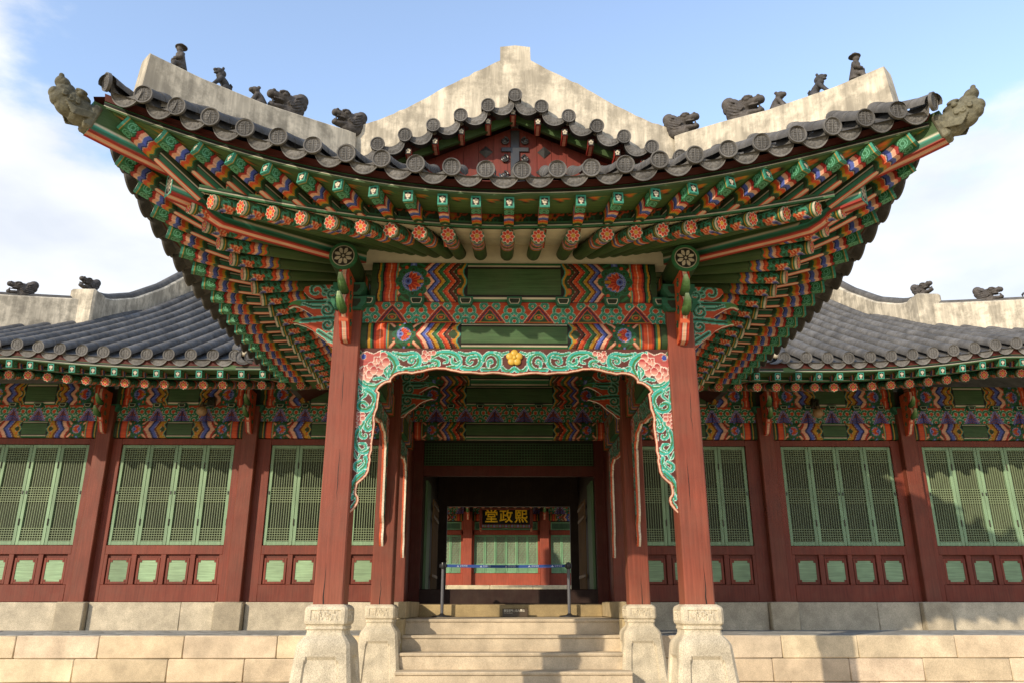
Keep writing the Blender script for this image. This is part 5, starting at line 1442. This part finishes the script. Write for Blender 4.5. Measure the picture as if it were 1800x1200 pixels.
# gallery eaves
def gl(x): return min(.022 * max(0, abs(x) - 5.0) ** 2 * (1.25 if x > 0 else .85), .26 if x > 0 else .16)
YG_FL, YG_FY, YG_D = 12.52, 12.20, 12.10
gRA = gFL = None
for s in (-1, 1):
    for k in range(20):
        X = s * (3.12 + k * .318); z = 3.402 + gl(X)
        o = put(RA0, GAL, (X, YG_FL, z), (X, 14.6, 4.0 + gl(X)))
        if abs(X) > 8.8: continue
    for k in range(19):
        X = s * (3.30 + k * .338); z = 3.497 + gl(X)
        put(FLY, GAL, (X, YG_FY, z), (X, 12.9, 3.64 + gl(X)))
for s in (-1, 1):
    mb = MB(); mbf = MB(); mbs = MB()
    X = np.linspace(s * 2.9, s * 12.1, 60); O = np.tile([0, -1, 0], (60, 1))
    P = np.array([(x, YG_FL, 3.402 + gl(x)) for x in X]); ribbon(mb, P, O, lath, lcol)
    P2 = np.array([(x, YG_FY, 3.497 + gl(x)) for x in X]); ribbon(mb, P2, O, lath2, lcol2)
    ribbon(mbf, P2, O, [(.0, .12), (-.02, .125), (-.03, .17), (-.03, .215), (.1, .22)], np.tile(lin('5a201a'), (5, 1)))
    A = P2 + np.array([0, .03, .066]); B = P + np.array([0, .03, .17]); mbs.grid(np.stack([A, B], 1), lin('4c6638'))
    A = P + np.array([0, .02, .088]); B = np.array([(x, 14.6, 4.12 + gl(x)) for x in X]); mbs.grid(np.stack([A, B], 1), lin('6a6a4c'))
    mbs.grid(np.stack([P + np.array([0, .06, .10]), P + np.array([0, .06, .20])], 1), lin('31502c'))
    # board closing the corner where gallery eave and porch eave meet
    mbs.grid(np.array([[(s * 3.40, 12.22, 3.55), (s * 3.40, 12.22, 3.78)], [(s * 4.6, 12.17, 3.575), (s * 4.6, 12.17, 3.63)]]), lin('4f7042'))
    mb.build('eave_lath', M_H, GAL, angle=30); mbf.build('tile_fascia', M_H, GAL); mbs.build('soffit_board', M_H, GAL)
SL = .561
def gsurf(x, y):
    t = (y - YG_D) / 6.8
    return 3.752 + gl(x) * (1 - np.clip(t * 1.6, 0, 1)) + SL * (y - YG_D) - .25 * np.sin(np.clip(t, 0, 1) * math.pi) * .5
def groof_end(x):
    ax_ = abs(x)
    return 18.7 if ax_ < 8.25 else max(YG_D + .05, 14.9 - (ax_ - 8.45) * .66)
xs_g = [4.42 + k * .348 for k in range(23)]
for s in (-1, 1):
    mb = MB(); mt = MB()
    for i, xx in enumerate(xs_g):
        X = s * xx
        ye = groof_end(X); p = np.array([X, YG_D, gsurf(X, YG_D) + .03])
        if ye - YG_D > .3:
            tile_tube(mb, [(X, y, gsurf(X, y) + .03) for y in np.linspace(YG_D + .01, ye, 12)], r=.092, joint=.35, n=12)
        tile_end(mt, p, (0, -1, 0), r=.096, tone=rnd.uniform(.95, 1.12), n=15)
        if i < len(xs_g) - 1:
            Xm = X + s * .174; a = np.array([s * .348, 0, gsurf(s * xs_g[i + 1], YG_D) - gsurf(X, YG_D)]) * s; w = np.linalg.norm(a); sl = a / w
            out = np.array([0, -1, -.2]); out /= np.linalg.norm(out); up = np.cross(sl, out); up = up if up[2] > 0 else -up
            drip(mt, np.array([Xm, YG_D + .03, gsurf(Xm, YG_D) + .02]), sl, up, out, w=.32, tone=rnd.uniform(.95, 1.12), nu=17, nv=9)
    # inner rows that run into the valley beside the porch
    for k in range(12):
        X = s * (4.072 - k * .348); y0 = 12.25 + k * .45
        if y0 > 17.8: break
        tile_tube(mb, [(X, y, gsurf(X, y) + .03) for y in np.linspace(y0, 18.7, 8)], r=.092, joint=.35, n=12)
    # three turned drip tiles and a lump of lime mortar at the valley mouth
    for k in range(3):
        c = np.array([s * (4.26 - k * .13), 12.13 + k * .05, 3.77 + k * .035]); sl = np.array([.55, .3, s * .75]); sl /= np.linalg.norm(sl)
        out = np.array([-s * .55, -.85, -.1]); out /= np.linalg.norm(out); up = np.cross(sl, out); up = up if up[2] > 0 else -up
        drip(mt, c, sl, up, out, w=.25, nu=15, nv=7)
    mt.ell((s * 4.30, 12.16, 3.84), (.07, .05, .06), lin('d8cdb4'))
    Xg = np.linspace(s * .0, s * 12.0, 66)
    mb.grid(np.array([[(x, y, gsurf(x, y) - .05) for y in np.linspace(max(YG_D + .02, 12.1 if abs(x) > 4.1 else 12.1 + (4.1 - abs(x)) * 1.25), max(groof_end(x), YG_D + .04), 14)] for x in Xg]), TC * .75)
    # rear slope and hipped end
    mb.grid(np.array([[(x, y, gsurf(x, 2 * 18.7 - y) - .05) for y in np.linspace(18.7, 22.6, 6)] for x in np.linspace(0, s * 8.3, 12)]), TC * .75)
    mb.grid(np.array([[(s * (12.5 - q * 4.1), 12.15 + q * 2.75 + f * (9.5 - 2.75 * q), 3.82 + SL * 2.75 * q + .3 * (1 - q) ** 2) for q in np.linspace(0, 1, 6)] for f in np.linspace(0, 1, 6)]), TC * .75)
    mb.build('roof_tiles', M_TILE, GAL, angle=45); mt.build('eave_tiles', M_TILE, GAL, angle=25)
def wall_run(mb, pts, hw, h0, h1, col=PLAS):
    """plaster ridge of half width hw along plan points (x,y,zbase,ztop)"""
    pts = np.array(pts); T = np.gradient(pts[:, :2], axis=0); T /= np.linalg.norm(T, axis=1)[:, None]; Nn = np.stack([-T[:, 1], T[:, 0]], 1)
    P = []
    for p, n in zip(pts, Nn):
        x, y, zb, zt = p
        P.append([(x - n[0] * hw * 1.05, y - n[1] * hw * 1.05, zb), (x - n[0] * hw, y - n[1] * hw, zt - .03), (x - n[0] * hw * .85, y - n[1] * hw * .85, zt), (x + n[0] * hw * .85, y + n[1] * hw * .85, zt), (x + n[0] * hw, y + n[1] * hw, zt - .03), (x + n[0] * hw * 1.05, y + n[1] * hw * 1.05, zb)])
    P = np.array(P); mb.grid(P, col); mb.add(P[0], [tuple(range(6))], col); mb.add(P[-1], [tuple(range(6))], col)
WR = {}
for s in (-1, 1):
    mb = MB(); mbc = MB()
    zt_ = lambda y: np.interp(y, [14.9, 15.5, 16.35, 17.4, 18.36, 19.3], [5.91, 6.04, 6.42, 7.09, 7.83, 8.63])
    run = [(s * (8.5 - .10 * (y - 14.9)), y, gsurf(7, y) - .35, zt_(y)) for y in np.linspace(14.9, 19.3, 26)]
    wall_run(mb, run, .17, 0, 0)
    mbc.tube([(x, y, zt + .02) for x, y, zb, zt in run[2:]], .10, 12, TC * .9)
    mb.box(s * 8.5 - .255, s * 8.5 + .255, 14.72, 15.15, 4.85, 5.98, PLAS, .04)       # block at its foot
    hr = [(s * (8.55 + q * 4.1), 14.9 - q * 2.8, 5.3 - q * 1.25 + .55 * q ** 3, 5.84 - .30 * q + .16 * q ** 2) for q in np.linspace(0, 1, 20)]
    hr = [(x, y, zb - .4, zt - .55 * q - .06) for (x, y, zb, zt), q in zip(hr, np.linspace(0, 1, 20))]
    wall_run(mb, hr, .15, 0, 0)
    mbc.build('ridge_cap', M_TILE, GAL, angle=45); mbc = MB(); mbc.tube([(x, y, zt + .01) for x, y, zb, zt in hr[:8]], .08, 12, TC * .9)
    WR[s] = (run, hr)
    mb.box(s * 8.1, 0, 18.5, 19.2, 7.2, 8.15, PLAS, .03)
    mb.build('plaster_ridge', M_PLAS, GAL, angle=30); mbc.build('ridge_cap', M_TILE, GAL, angle=45)

# ------------------------------------------------------------------ main hall across the courtyard, seen through the passage
YH = 32.0
HALL = thing('main_hall', 'sunlit red and green main hall seen through the dark passage', 'hall', (.08, YH, GZ))
hz = dict(base=.72, d0=1.16, d1=2.62, l1=2.80, tr1=3.12, b0=3.16, b1=3.42, top=4.6)
OR2 = lin('a8503a')
mb = MB(); hx = [-7.45, -4.44, -1.43, 1.59, 4.60, 7.6]
for i in range(9):
    x = -7 + i * 1.62
    mb.box(x, x + 1.61, YH - .9, YH, GZ, .70, lin('d8c8a4') * rnd.uniform(.94, 1.05), .02)
mb.build('stone_base', M_STON, HALL)
for x in hx:
    mb = MB(); mb.box(x - .18, x + .18, YH - .25, YH + .1, .70, 3.5, OR2, .02); mb.build('column', M_V, HALL)
for a, b in zip(hx[:-1], hx[1:]):
    xa, xb = a + .18, b - .18; d0, d1 = xa + .08, xb - .08
    mb = MB()
    mb.box(xa, xb, YH - .05, YH + .1, .70, hz['d0'], OR2, .01); mb.box(xa, xb, YH - .05, YH + .1, hz['d1'], hz['l1'], OR2, .01)
    mb.box(xa, d0, YH - .05, YH + .1, hz['d0'], hz['b0'], OR2, .01); mb.box(d1, xb, YH - .05, YH + .1, hz['d0'], hz['b0'], OR2, .01)
    mb.build('window_frame', M_V, HALL)
    n = 6; w = (d1 - d0) / n
    for k in range(n):
        mb = MB(); x = d0 + k * w; z0, z1 = hz['d0'] + .01, hz['d1'] - .01; c = lin('7fae84')
        mb.box(x + .004, x + .05, YH - .02, YH + .05, z0, z1, c, .004); mb.box(x + w - .05, x + w - .004, YH - .02, YH + .05, z0, z1, c, .004)
        for zz in (z0, z0 + .29, z1 - .06): mb.box(x + .05, x + w - .05, YH - .018, YH + .05, zz, zz + .06, c, .004)
        mb.box(x + .05, x + w - .05, YH + .0, YH + .02, z0 + .06, z0 + .29, lin('7aa47e'), 0)
        # fret lattice: offset short bars around a core
        iz0, iz1 = z0 + .35, z1 - .06; cols_ = 6; rows = 15
        for r in range(rows + 1):
            zz = iz0 + (iz1 - iz0) * r / rows
            for q in range(cols_):
                if (q + r * 2) % 3: mb.box(x + .05 + (w - .1) * q / cols_, x + .05 + (w - .1) * (q + 1) / cols_, YH - .005, YH + .012, zz - .008, zz + .008, lin('88b08a'), 0)
        for q in range(1, cols_):
            xx = x + .05 + (w - .1) * q / cols_
            for r in range(rows):
                if (r + q) % 2: mb.box(xx - .007, xx + .007, YH - .003, YH + .012, iz0 + (iz1 - iz0) * r / rows, iz0 + (iz1 - iz0) * (r + 1) / rows, lin('88b08a'), 0)
        mb.box(x + .05, x + w - .05, YH + .015, YH + .03, iz0, iz1, lin('8a8f78'), 0)
        mb.build('door_leaf', M_V, HALL)
    mb = MB(); z0, z1 = hz['l1'] + .01, hz['tr1']; c = lin('7fae84'); xm = (d0 + d1) / 2
    for (p, q) in ((d0, xm - .003), (xm + .003, d1)):
        mb.box(p, p + .05, YH - .02, YH + .05, z0, z1, c, .004); mb.box(q - .05, q, YH - .02, YH + .05, z0, z1, c, .004)
        mb.box(p + .05, q - .05, YH - .018, YH + .05, z0, z0 + .05, c, .004); mb.box(p + .05, q - .05, YH - .018, YH + .05, z1 - .05, z1, c, .004)
        for k in range(28):
            xx = p + .05 + (q - p - .1) * k / 27; mb.box(xx - .006, xx + .006, YH, YH + .02, z0 + .05, z1 - .05, lin('6f9a78'), 0)
        mb.box(p + .05, q - .05, YH + .012, YH + .03, z0 + .05, z1 - .05, lin('4f7058'), 0)
    mb.build('transom', M_V, HALL)
    beam('tie_beam', a + .18, b - .18, YH - .12, hz['b0'], hz['b1'], .2, HALL, 1.0, B3, 1, res=.03, bow=.02)
    ip_board(a + .18, b - .18, YH - .08, hz['b1'], hz['b1'] + .45, HALL, .7, (b - a) / 2, 'wing', res=.03)
for x in hx: snout(x, YH - .25, HALL, zt=3.95, k=1.2)
for k in range(21):
    X = -4.4 + k * .30; put(RA0, HALL, (X, YH - 2.0, 3.50), (X, YH + .6, 4.30))
mb = MB(); mb.grid(np.array([[(-7.6, YH - 2.5, 3.66), (-7.6, YH + .5, 4.48)], [(7.8, YH - 2.5, 3.66), (7.8, YH + .5, 4.48)]]), lin('3b5230'))
mb.grid(np.array([[(-7.6, YH - 2.5, 3.66), (-7.6, YH - 2.52, 3.82), (-7.6, YH + 4, 7.0)], [(7.8, YH - 2.5, 3.66), (7.8, YH - 2.52, 3.82), (7.8, YH + 4, 7.0)]]), TC)
mb.build('roof', M_TILE, HALL)
mb = MB(); mb.box(-7.6, 7.8, YH + .06, YH + 4, GZ, 4.5, lin('5a3a30'), 0); mb.build('rear_wall', M_V, HALL)

# name board hanging under the hall's eave
NB = thing('name_board', 'black name board with three gilt Chinese characters hung under the hall eave', 'sign', (.075, YH - .55, 3.0))
mb = MB(); bx0, bx1, bz0, bz1 = -.85, 1.0, 2.96, 3.52
mb.box(bx0, bx1, YH - .60, YH - .55, bz0, bz1, lin('14110f'), .008); mb.build('board', M_H, NB)
mb = MB(); c1 = lin('7a3426')
mb.box(bx0 - .12, bx0, YH - .66, YH - .53, bz0 - .12, bz1 + .1, c1, .02); mb.box(bx1, bx1 + .12, YH - .66, YH - .53, bz0 - .12, bz1 + .1, c1, .02)
mb.box(bx0, bx1, YH - .66, YH - .53, bz1, bz1 + .1, c1, .02)
U, V = np.meshgrid(np.linspace(0, bx1 - bx0, 160), np.linspace(0, .12, 8), indexing='ij'); C = np.empty(U.shape + (3,)); C[:] = lin('8a4a3a')
for q, c in ((.11, lin('8f8aa8')), (.0, lin('6a8a6a'))): C[np.hypot(np.mod(U + q, .23) - .115, V - .06) < .045] = c
P = np.zeros(U.shape + (3,)); P[..., 0] = bx0 + U; P[..., 1] = YH - .665; P[..., 2] = bz0 - .12 + V; mb.grid(P, C)
mb.box(bx0, bx1, YH - .66, YH - .53, bz0 - .12, bz0, c1, 0)
for x in (bx0 - .06, bx1 + .06): mb.box(x - .045, x + .045, YH - .64, YH - .55, bz0 - .26, bz0 - .12, lin('b06a48'), .02)
mb.build('board_frame', M_H, NB)
def lettering(txt, size, x, y, z, parent, mat, name, col, bold=0.0, depth=.004, sx=1.0, align='CENTER'):
    cu = bpy.data.curves.new(name, 'FONT'); cu.body = txt; cu.size = size; cu.extrude = depth; cu.offset = bold; cu.align_x = align; cu.align_y = 'CENTER'; cu.resolution_u = 3
    o = bpy.data.objects.new(name + '_tmp', cu); COL.objects.link(o)
    dg = bpy.context.evaluated_depsgraph_get(); me = bpy.data.meshes.new_from_object(o.evaluated_get(dg))
    bpy.data.objects.remove(o); me.name = name
    ca = me.color_attributes.new('Col', 'FLOAT_COLOR', 'POINT'); ca.data.foreach_set('color', np.tile(np.append(col, 1), len(me.vertices)).astype(np.float32))
    me.materials.clear(); me.materials.append(mat)
    m = bpy.data.objects.new(name, me); COL.objects.link(m); m.parent = parent; m.matrix_parent_inverse = parent_inv(parent)
    m.matrix_basis = Matrix.Translation((x, y, z)) @ Matrix.Rotation(R(90), 4, 'X') @ Matrix.Diagonal((sx, 1, 1, 1))
    return m
for ch, x in (('堂', -.50), ('政', .075), ('熙', .66)):
    lettering(ch, .53, x, YH - .612, 3.245, NB, M_GILT, 'character', lin('ffc81e'), bold=.009, depth=.012)

# ------------------------------------------------------------------ barrier posts, belt, notice
def post(x, label):
    T = thing('barrier_post', label, 'barrier post', (x, 14.12, -.198), 'belt barrier posts on the top step')
    mb = MB(); c = lin('2a2a2c')
    prof = [(0, .012), (.165, .012), (.175, .004), (.175, .018), (.16, .026), (.06, .034), (.035, .05), (.028, .06)]
    th = np.linspace(0, 2 * math.pi, 32, endpoint=False)
    mb.grid(np.array([[(r * math.cos(a), r * math.sin(a), z) for a in th] for r, z in prof]), c, cv=True)
    mb.build('foot', M_MET, T, world=False)
    mb = MB(); mb.tube([(0, 0, .05), (0, 0, .80)], .027, 20, lin('5a5a5e')); mb.build('pole', M_MET, T, world=False)
    mb = MB(); mb.tube([(0, 0, .78), (0, 0, .80), (0, 0, .86), (0, 0, .885), (0, 0, .895)], [.033, .041, .041, .036, .02], 20, lin('1c1c1e'))
    for a in (0, 180): mb.box(math.cos(R(a)) * .034, math.cos(R(a)) * .062, -.02, .02, .80, .865, lin('1c1c1e'), .005)
    mb.build('belt_head', M_MET, T, world=False)
    return T
PA = post(-1.14, 'black belt barrier post holding the left end of the blue belt')
PB = post(1.02, 'black belt barrier post holding the right end of the blue belt')
n = 90; xx = np.linspace(-1.085, .965, n); sag = .637 - .012 * np.sin((xx + 1.085) / 2.05 * math.pi)
mb = MB()
P = np.zeros((n, 5, 3)); P[..., 0] = xx[:, None]; P[..., 1] = 14.12 + (.004 * np.sin(xx * 3))[:, None]; P[..., 2] = sag[:, None] + np.linspace(-.024, .024, 5)[None]
mb.grid(P, lin('2c4a8c')); P2 = P.copy(); P2[..., 1] += .002; mb.grid(P2, lin('2c4a8c'))
belt = mb.build('belt', M_FAB, PA)
for k, x in enumerate((-.83, -.43, .0, .40, .80)):
    mb = MB(); z = float(np.interp(x, xx, sag)); y = 14.112
    mb.add([(x - .075, y, z - .014), (x - .035, y, z - .014), (x - .055, y, z + .016)], [(0, 1, 2)], lin('b9c4dc'))
    mb.add([(x - .062, y - .001, z - .012), (x - .048, y - .001, z - .012), (x - .055, y - .001, z + .0)], [(0, 1, 2)], lin('2c4a8c'))
    mb.build('belt_emblem', M_FAB, belt)
    lettering('문화재청', .036, x - .02, y, z, belt, M_FAB, 'belt_lettering', lin('b9c4dc'), depth=.0005, align='LEFT')
NS = thing('notice_sign', 'small brown notice plate standing on the top step', 'notice', (.10, 14.2, -.198))
mb = MB(); mb.box(-.115, .315, 14.13, 14.15, -.19, -.062, lin('4a3c2a'), .004); mb.box(-.115, .315, 14.115, 14.22, -.198, -.188, lin('4a3c2a'), .003); mb.build('plate', M_MET, NS)
lettering('출입금지 | 出入禁止', .042, -.09, 14.128, -.095, NS, M_FAB, 'notice_lettering', lin('e6e0cc'), bold=.0006, depth=.0005, align='LEFT')
lettering('Do Not Enter', .026, -.09, 14.128, -.133, NS, M_FAB, 'notice_lettering', lin('d8d2be'), depth=.0005, align='LEFT')

# eave lamps
for x, lab in ((-5.62, 'round frosted lamp under the left gallery eave'), (5.70, 'round frosted lamp under the right gallery eave')):
    T = thing('eave_lamp', lab, 'lamp', (x, 14.15, 3.36), 'globe lamps under the gallery eaves')
    mb = MB(); mb.ell((0, 0, 0), (.095, .095, .095), lin('9a7c58'), nu=24, nv=16); mb.build('globe', M_MET, T, world=False)
    mb = MB(); mb.tube([(0, 0, .085), (0, 0, .12)], .055, 16, lin('4a3c2a')); mb.tube([(0, 0, .11), (.02, .03, .2), (.05, .1, .26), (.06, .3, .27)], .014, 8, lin('2a241c')); mb.box(-.01, .14, .2, .3, .14, .32, lin('2a2a1e'), .02); mb.build('bracket', M_MET, T, world=False)

# ------------------------------------------------------------------ roof figures
def sculpt(name, build_fn, voxel, mat, parent):
    mb = MB(); build_fn(mb)
    o = mb.build(name, mat, parent, world=False)
    m = o.modifiers.new('remesh', 'REMESH'); m.mode = 'VOXEL'; m.voxel_size = voxel; m.use_smooth_shade = True
    dg = bpy.context.evaluated_depsgraph_get(); dg.update()
    me = bpy.data.meshes.new_from_object(o.evaluated_get(dg)); me.name = name
    if 'Col' not in me.color_attributes:
        ca = me.color_attributes.new('Col', 'FLOAT_COLOR', 'POINT'); ca.data.foreach_set('color', np.tile(np.append(CUR, 1), len(me.vertices)).astype(np.float32))
    me.materials.clear(); me.materials.append(mat)
    o.modifiers.clear(); o.data = me
    return o
CUR = lin('5c5753')
# every figure is modelled facing +x, standing on z=0
def beast(mb, c=None):
    c = CUR
    ry = lambda d: np.array(Matrix.Rotation(R(d), 3, 'Y'))
    mb.ell((-.02, 0, .05), (.16, .080, .10), c)                        # neck rising from the ridge
    mb.ell((-.05, 0, .15), (.15, .082, .12), c, ry(-25)); mb.ell((-.14, 0, .22), (.11, .075, .09), c, ry(-40)); mb.ell((-.175, 0, .265), (.085, .072, .085), c, ry(-40)); mb.ell((-.10, 0, .12), (.10, .078, .10), c)
    mb.ell((.07, 0, .205), (.13, .078, .070), c, ry(-10)); mb.ell((.0, 0, .22), (.10, .076, .055), c)
    mb.ell((.17, 0, .222), (.075, .066, .052), c, ry(-14)); mb.ell((.215, 0, .225), (.045, .058, .048), c)
    mb.ell((.10, 0, .075), (.15, .066, .040), c, ry(2)); mb.ell((.22, 0, .082), (.04, .05, .036), c)
    for s in (-1, 1):
        mb.tube([(.02, s * .078, .235), (.06, s * .086, .262), (.10, s * .08, .262), (.14, s * .068, .246)], .014, 8, c)
        mb.ell((.075, s * .080, .228), (.030, .018, .020), c); mb.ell((.20, s * .05, .252), (.022, .018, .018), c)
        for k in range(6): mb.ell((.10 + .020 * k, s * .054, .158), (.008, .010, .014), c)
        mb.ell((.215, s * .035, .12), (.012, .012, .028), c)
        sp = spiral(.01, .125, .036, .006, 0, 1.3, 14); mb.tube([(a, s * .085, b) for a, b in sp], .010, 7, c)
        for k in range(5):
            z = .06 + k * .030
            mb.tube([(.01 - .012 * k, s * .078, z), (-.06, s * .084, z + .010 * k), (-.12, s * .074, z + .035 + .009 * k), (-.17, s * .056, z + .07 + .010 * k)], [.006, .009, .009, .006], 7, c)
def lion(mb):
    c = CUR; ry = lambda d: np.array(Matrix.Rotation(R(d), 3, 'Y'))
    mb.tube([(-.10, 0, .03), (-.11, 0, .08), (-.06, 0, .16), (0, 0, .21), (.03, 0, .25)], [.055, .065, .055, .05, .045], 12, c)
    mb.ell((.03, 0, .285), (.062, .052, .052), c); mb.ell((.082, 0, .285), (.035, .035, .022), c, ry(-8)); mb.ell((.075, 0, .25), (.03, .03, .014), c, ry(14))
    for s in (-1, 1):
        mb.tube([(.0, s * .035, .20), (.05, s * .04, .12), (.10, s * .042, .05), (.115, s * .042, .0)], [.032, .026, .022, .022], 10, c); mb.ell((.13, s * .042, .012), (.03, .022, .016), c)
        mb.ell((-.07, s * .05, .06), (.06, .03, .055), c); mb.ell((-.02, s * .055, .015), (.05, .022, .018), c)
        mb.ell((.0, s * .04, .335), (.02, .012, .022), c)
    mb.tube([(-.14, 0, .03), (-.18, 0, .09), (-.17, 0, .16), (-.14, 0, .19)], [.02, .02, .018, .012], 8, c)
    mb.ell((-.01, 0, .27), (.055, .058, .055), c)
def monk(mb):
    c = CUR
    mb.tube([(-.02, 0, 0), (-.02, 0, .06), (-.01, 0, .14), (.0, 0, .22), (.01, 0, .29), (.015, 0, .325)], [.085, .08, .07, .06, .055, .03], 14, c)
    mb.ell((.022, 0, .36), (.042, .038, .05), c); mb.ell((.06, 0, .355), (.012, .01, .012), c)
    mb.tube([(.005, 0, .395), (.005, 0, .402), (.005, 0, .41), (.0, 0, .44)], [.075, .08, .06, .035], 16, c)
    for s in (-1, 1):
        mb.tube([(.0, s * .055, .28), (.03, s * .085, .20), (.075, s * .05, .18), (.09, s * .012, .19)], [.028, .03, .024, .018], 9, c)
        mb.tube([(.02, s * .04, .12), (.10, s * .055, .09), (.115, s * .055, .02)], [.04, .036, .03], 9, c); mb.ell((.135, s * .055, .012), (.04, .022, .015), c)
def crouch(mb):
    c = CUR; ry = lambda d: np.array(Matrix.Rotation(R(d), 3, 'Y'))
    mb.tube([(-.06, 0, .0), (-.07, 0, .06), (-.03, 0, .13), (.0, 0, .17)], [.05, .06, .055, .045], 12, c)
    mb.ell((.02, 0, .205), (.055, .05, .046), c); mb.ell((.065, 0, .20), (.03, .036, .028), c)
    for s in (-1, 1):
        mb.tube([(.0, s * .035, .15), (.045, s * .04, .08), (.065, s * .04, .0)], [.028, .024, .024], 9, c)
        mb.ell((-.03, s * .045, .04), (.055, .025, .045), c); mb.ell((-.01, s * .042, .235), (.022, .012, .02), c)
def dragoncap(mb):
    """dragon head sheathing a hip end; +x outward, socket at x=-.2"""
    c = CUR; ry = lambda d: np.array(Matrix.Rotation(R(d), 3, 'Y'))
    mb.box(-.20, -.11, -.100, .100, -.165, .12, c, .02)
    mb.ell((-.05, 0, -.02), (.15, .108, .145), c); mb.ell((.06, 0, .01), (.15, .110, .155), c, ry(-14)); mb.ell((.15, 0, .045), (.10, .102, .145), c, ry(-14))
    mb.ell((.195, 0, .15), (.075, .090, .062), c, ry(-30)); mb.ell((.235, 0, .165), (.045, .078, .05), c); mb.ell((.235, 0, .02), (.04, .07, .05), c)
    mb.ell((.02, 0, .12), (.11, .085, .045), c, ry(8))
    for s in (-1, 1):
        mb.ell((.035, s * .085, .145), (.06, .03, .022), c, ry(6))
        mb.ell((.035, s * .108, .10), (.032, .022, .026), c)
        mb.ell((.25, s * .052, .20), (.026, .02, .024), c)
        for (x, z, r) in ((.08, .0, .036), (.15, .01, .03), (.02, .01, .03)):
            sp = spiral(x, z, r, .006, 40, 1.3, 14); mb.tube([(a, s * .112, b) for a, b in sp], .009, 7, c)
        for k in range(5): mb.tube([(.11 - k * .02, s * .105, -.05 - k * .018), (0, s * .118, -.065 - k * .018), (-.08, s * .112, -.03 - k * .018), (-.15, s * .104, .0 - k * .016)], [.006, .010, .010, .005], 7, c)
        mb.tube([(.12, s * .098, .055), (.17, s * .09, .075), (.215, s * .08, .075)], [.008, .012, .008], 7, c)
protos = {}
def figure(kind, fn, p, heading, label, cat, sc=1.0, voxel=.007, col=lin('5c5753'), name='roof_figure', tilt=0.0, group=None):
    global CUR
    T = thing(name, label, cat, p, group)
    T.rotation_euler = (rnd.uniform(-.05, .05), -tilt + rnd.uniform(-.04, .04), heading + rnd.uniform(-.12, .12)); T.scale = (sc,) * 3
    key = (kind, tuple(np.round(col, 3)))
    if key not in protos:
        CUR = col; protos[key] = sculpt({'beast': 'head', 'lion': 'body', 'monk': 'body', 'crouch': 'body', 'cap': 'head'}[kind], fn, voxel, M_CLAY, T)
    else:
        o = protos[key].copy(); COL.objects.link(o); o.parent = T
    return T
GRP = 'clay guardian figures on the roof ridges'
for sx, wd, side_ in ((-1, 'left', 'shaded'), (1, 'right', 'sunlit')):
    hd = math.atan2(-1, sx)                      # facing out along the hip
    def hp(x): return (*hip_xy(sx, x), hip_top(sx, x) - .012)
    figure('monk', monk, hp(3.44 if sx < 0 else 3.46), hd, f'hatted man figure standing outermost on the {wd} porch hip ridge', 'roof figure', .80, .007, group=GRP)
    figure('lion', lion, hp(3.14 if sx < 0 else 3.20), hd, f'seated lion figure beside the hatted man on the {wd} porch hip ridge', 'roof figure', .80, .007, lin('4a4a4c'), group=GRP)
    figure('crouch', crouch, hp(2.84 if sx < 0 else 2.88), hd, f'small crouching figure next to the dragon head on the {wd} porch hip ridge', 'roof figure', .95, .007, group=GRP)
    figure('beast', beast, hp(2.56), hd, f'larger open mouthed dragon head on the {wd} porch hip ridge', 'roof figure', .98, .007, tilt=-.12, group=GRP)
    figure('beast', beast, (sx * 1.98, 8.16, 5.34), math.atan2(-.75, sx), f'dragon head where the {wd} gable ridge meets the hip ridge', 'roof figure', .88, .007, tilt=-.1, group=GRP)
    figure('cap', dragoncap, (sx * 4.05, 6.21, 4.26 + (.03 if sx < 0 else 0)), hd, f'weathered bronze green dragon head cap on the {wd} end of the porch hip rafter', 'dragon cap', .92, .007, lin('6c6957'), name='dragon_cap', tilt=.26, group='dragon head caps on the porch corners')
    run, hr = WR[sx]
    figure('beast', beast, (sx * 8.5, 14.93, 5.97), math.atan2(-1.6, sx * .5), f'clay beast head on the plaster block of the {wd} gallery ridge', 'roof figure', 1.0, .007, group=GRP)
    q = hr[4]; figure('beast', beast, (q[0], q[1], q[3] + .0), math.atan2(-1, sx), f'open mouthed dragon head on the {wd} gallery hip ridge', 'roof figure', 1.05, .007, tilt=-.05, group=GRP)
    q = hr[7]; figure('lion', lion, (q[0], q[1], q[3] - .01), math.atan2(-1, sx), f'seated beast at the far {wd} edge of the gallery hip ridge', 'roof figure', 1.25, .007, lin('4a4a4c'), group=GRP)
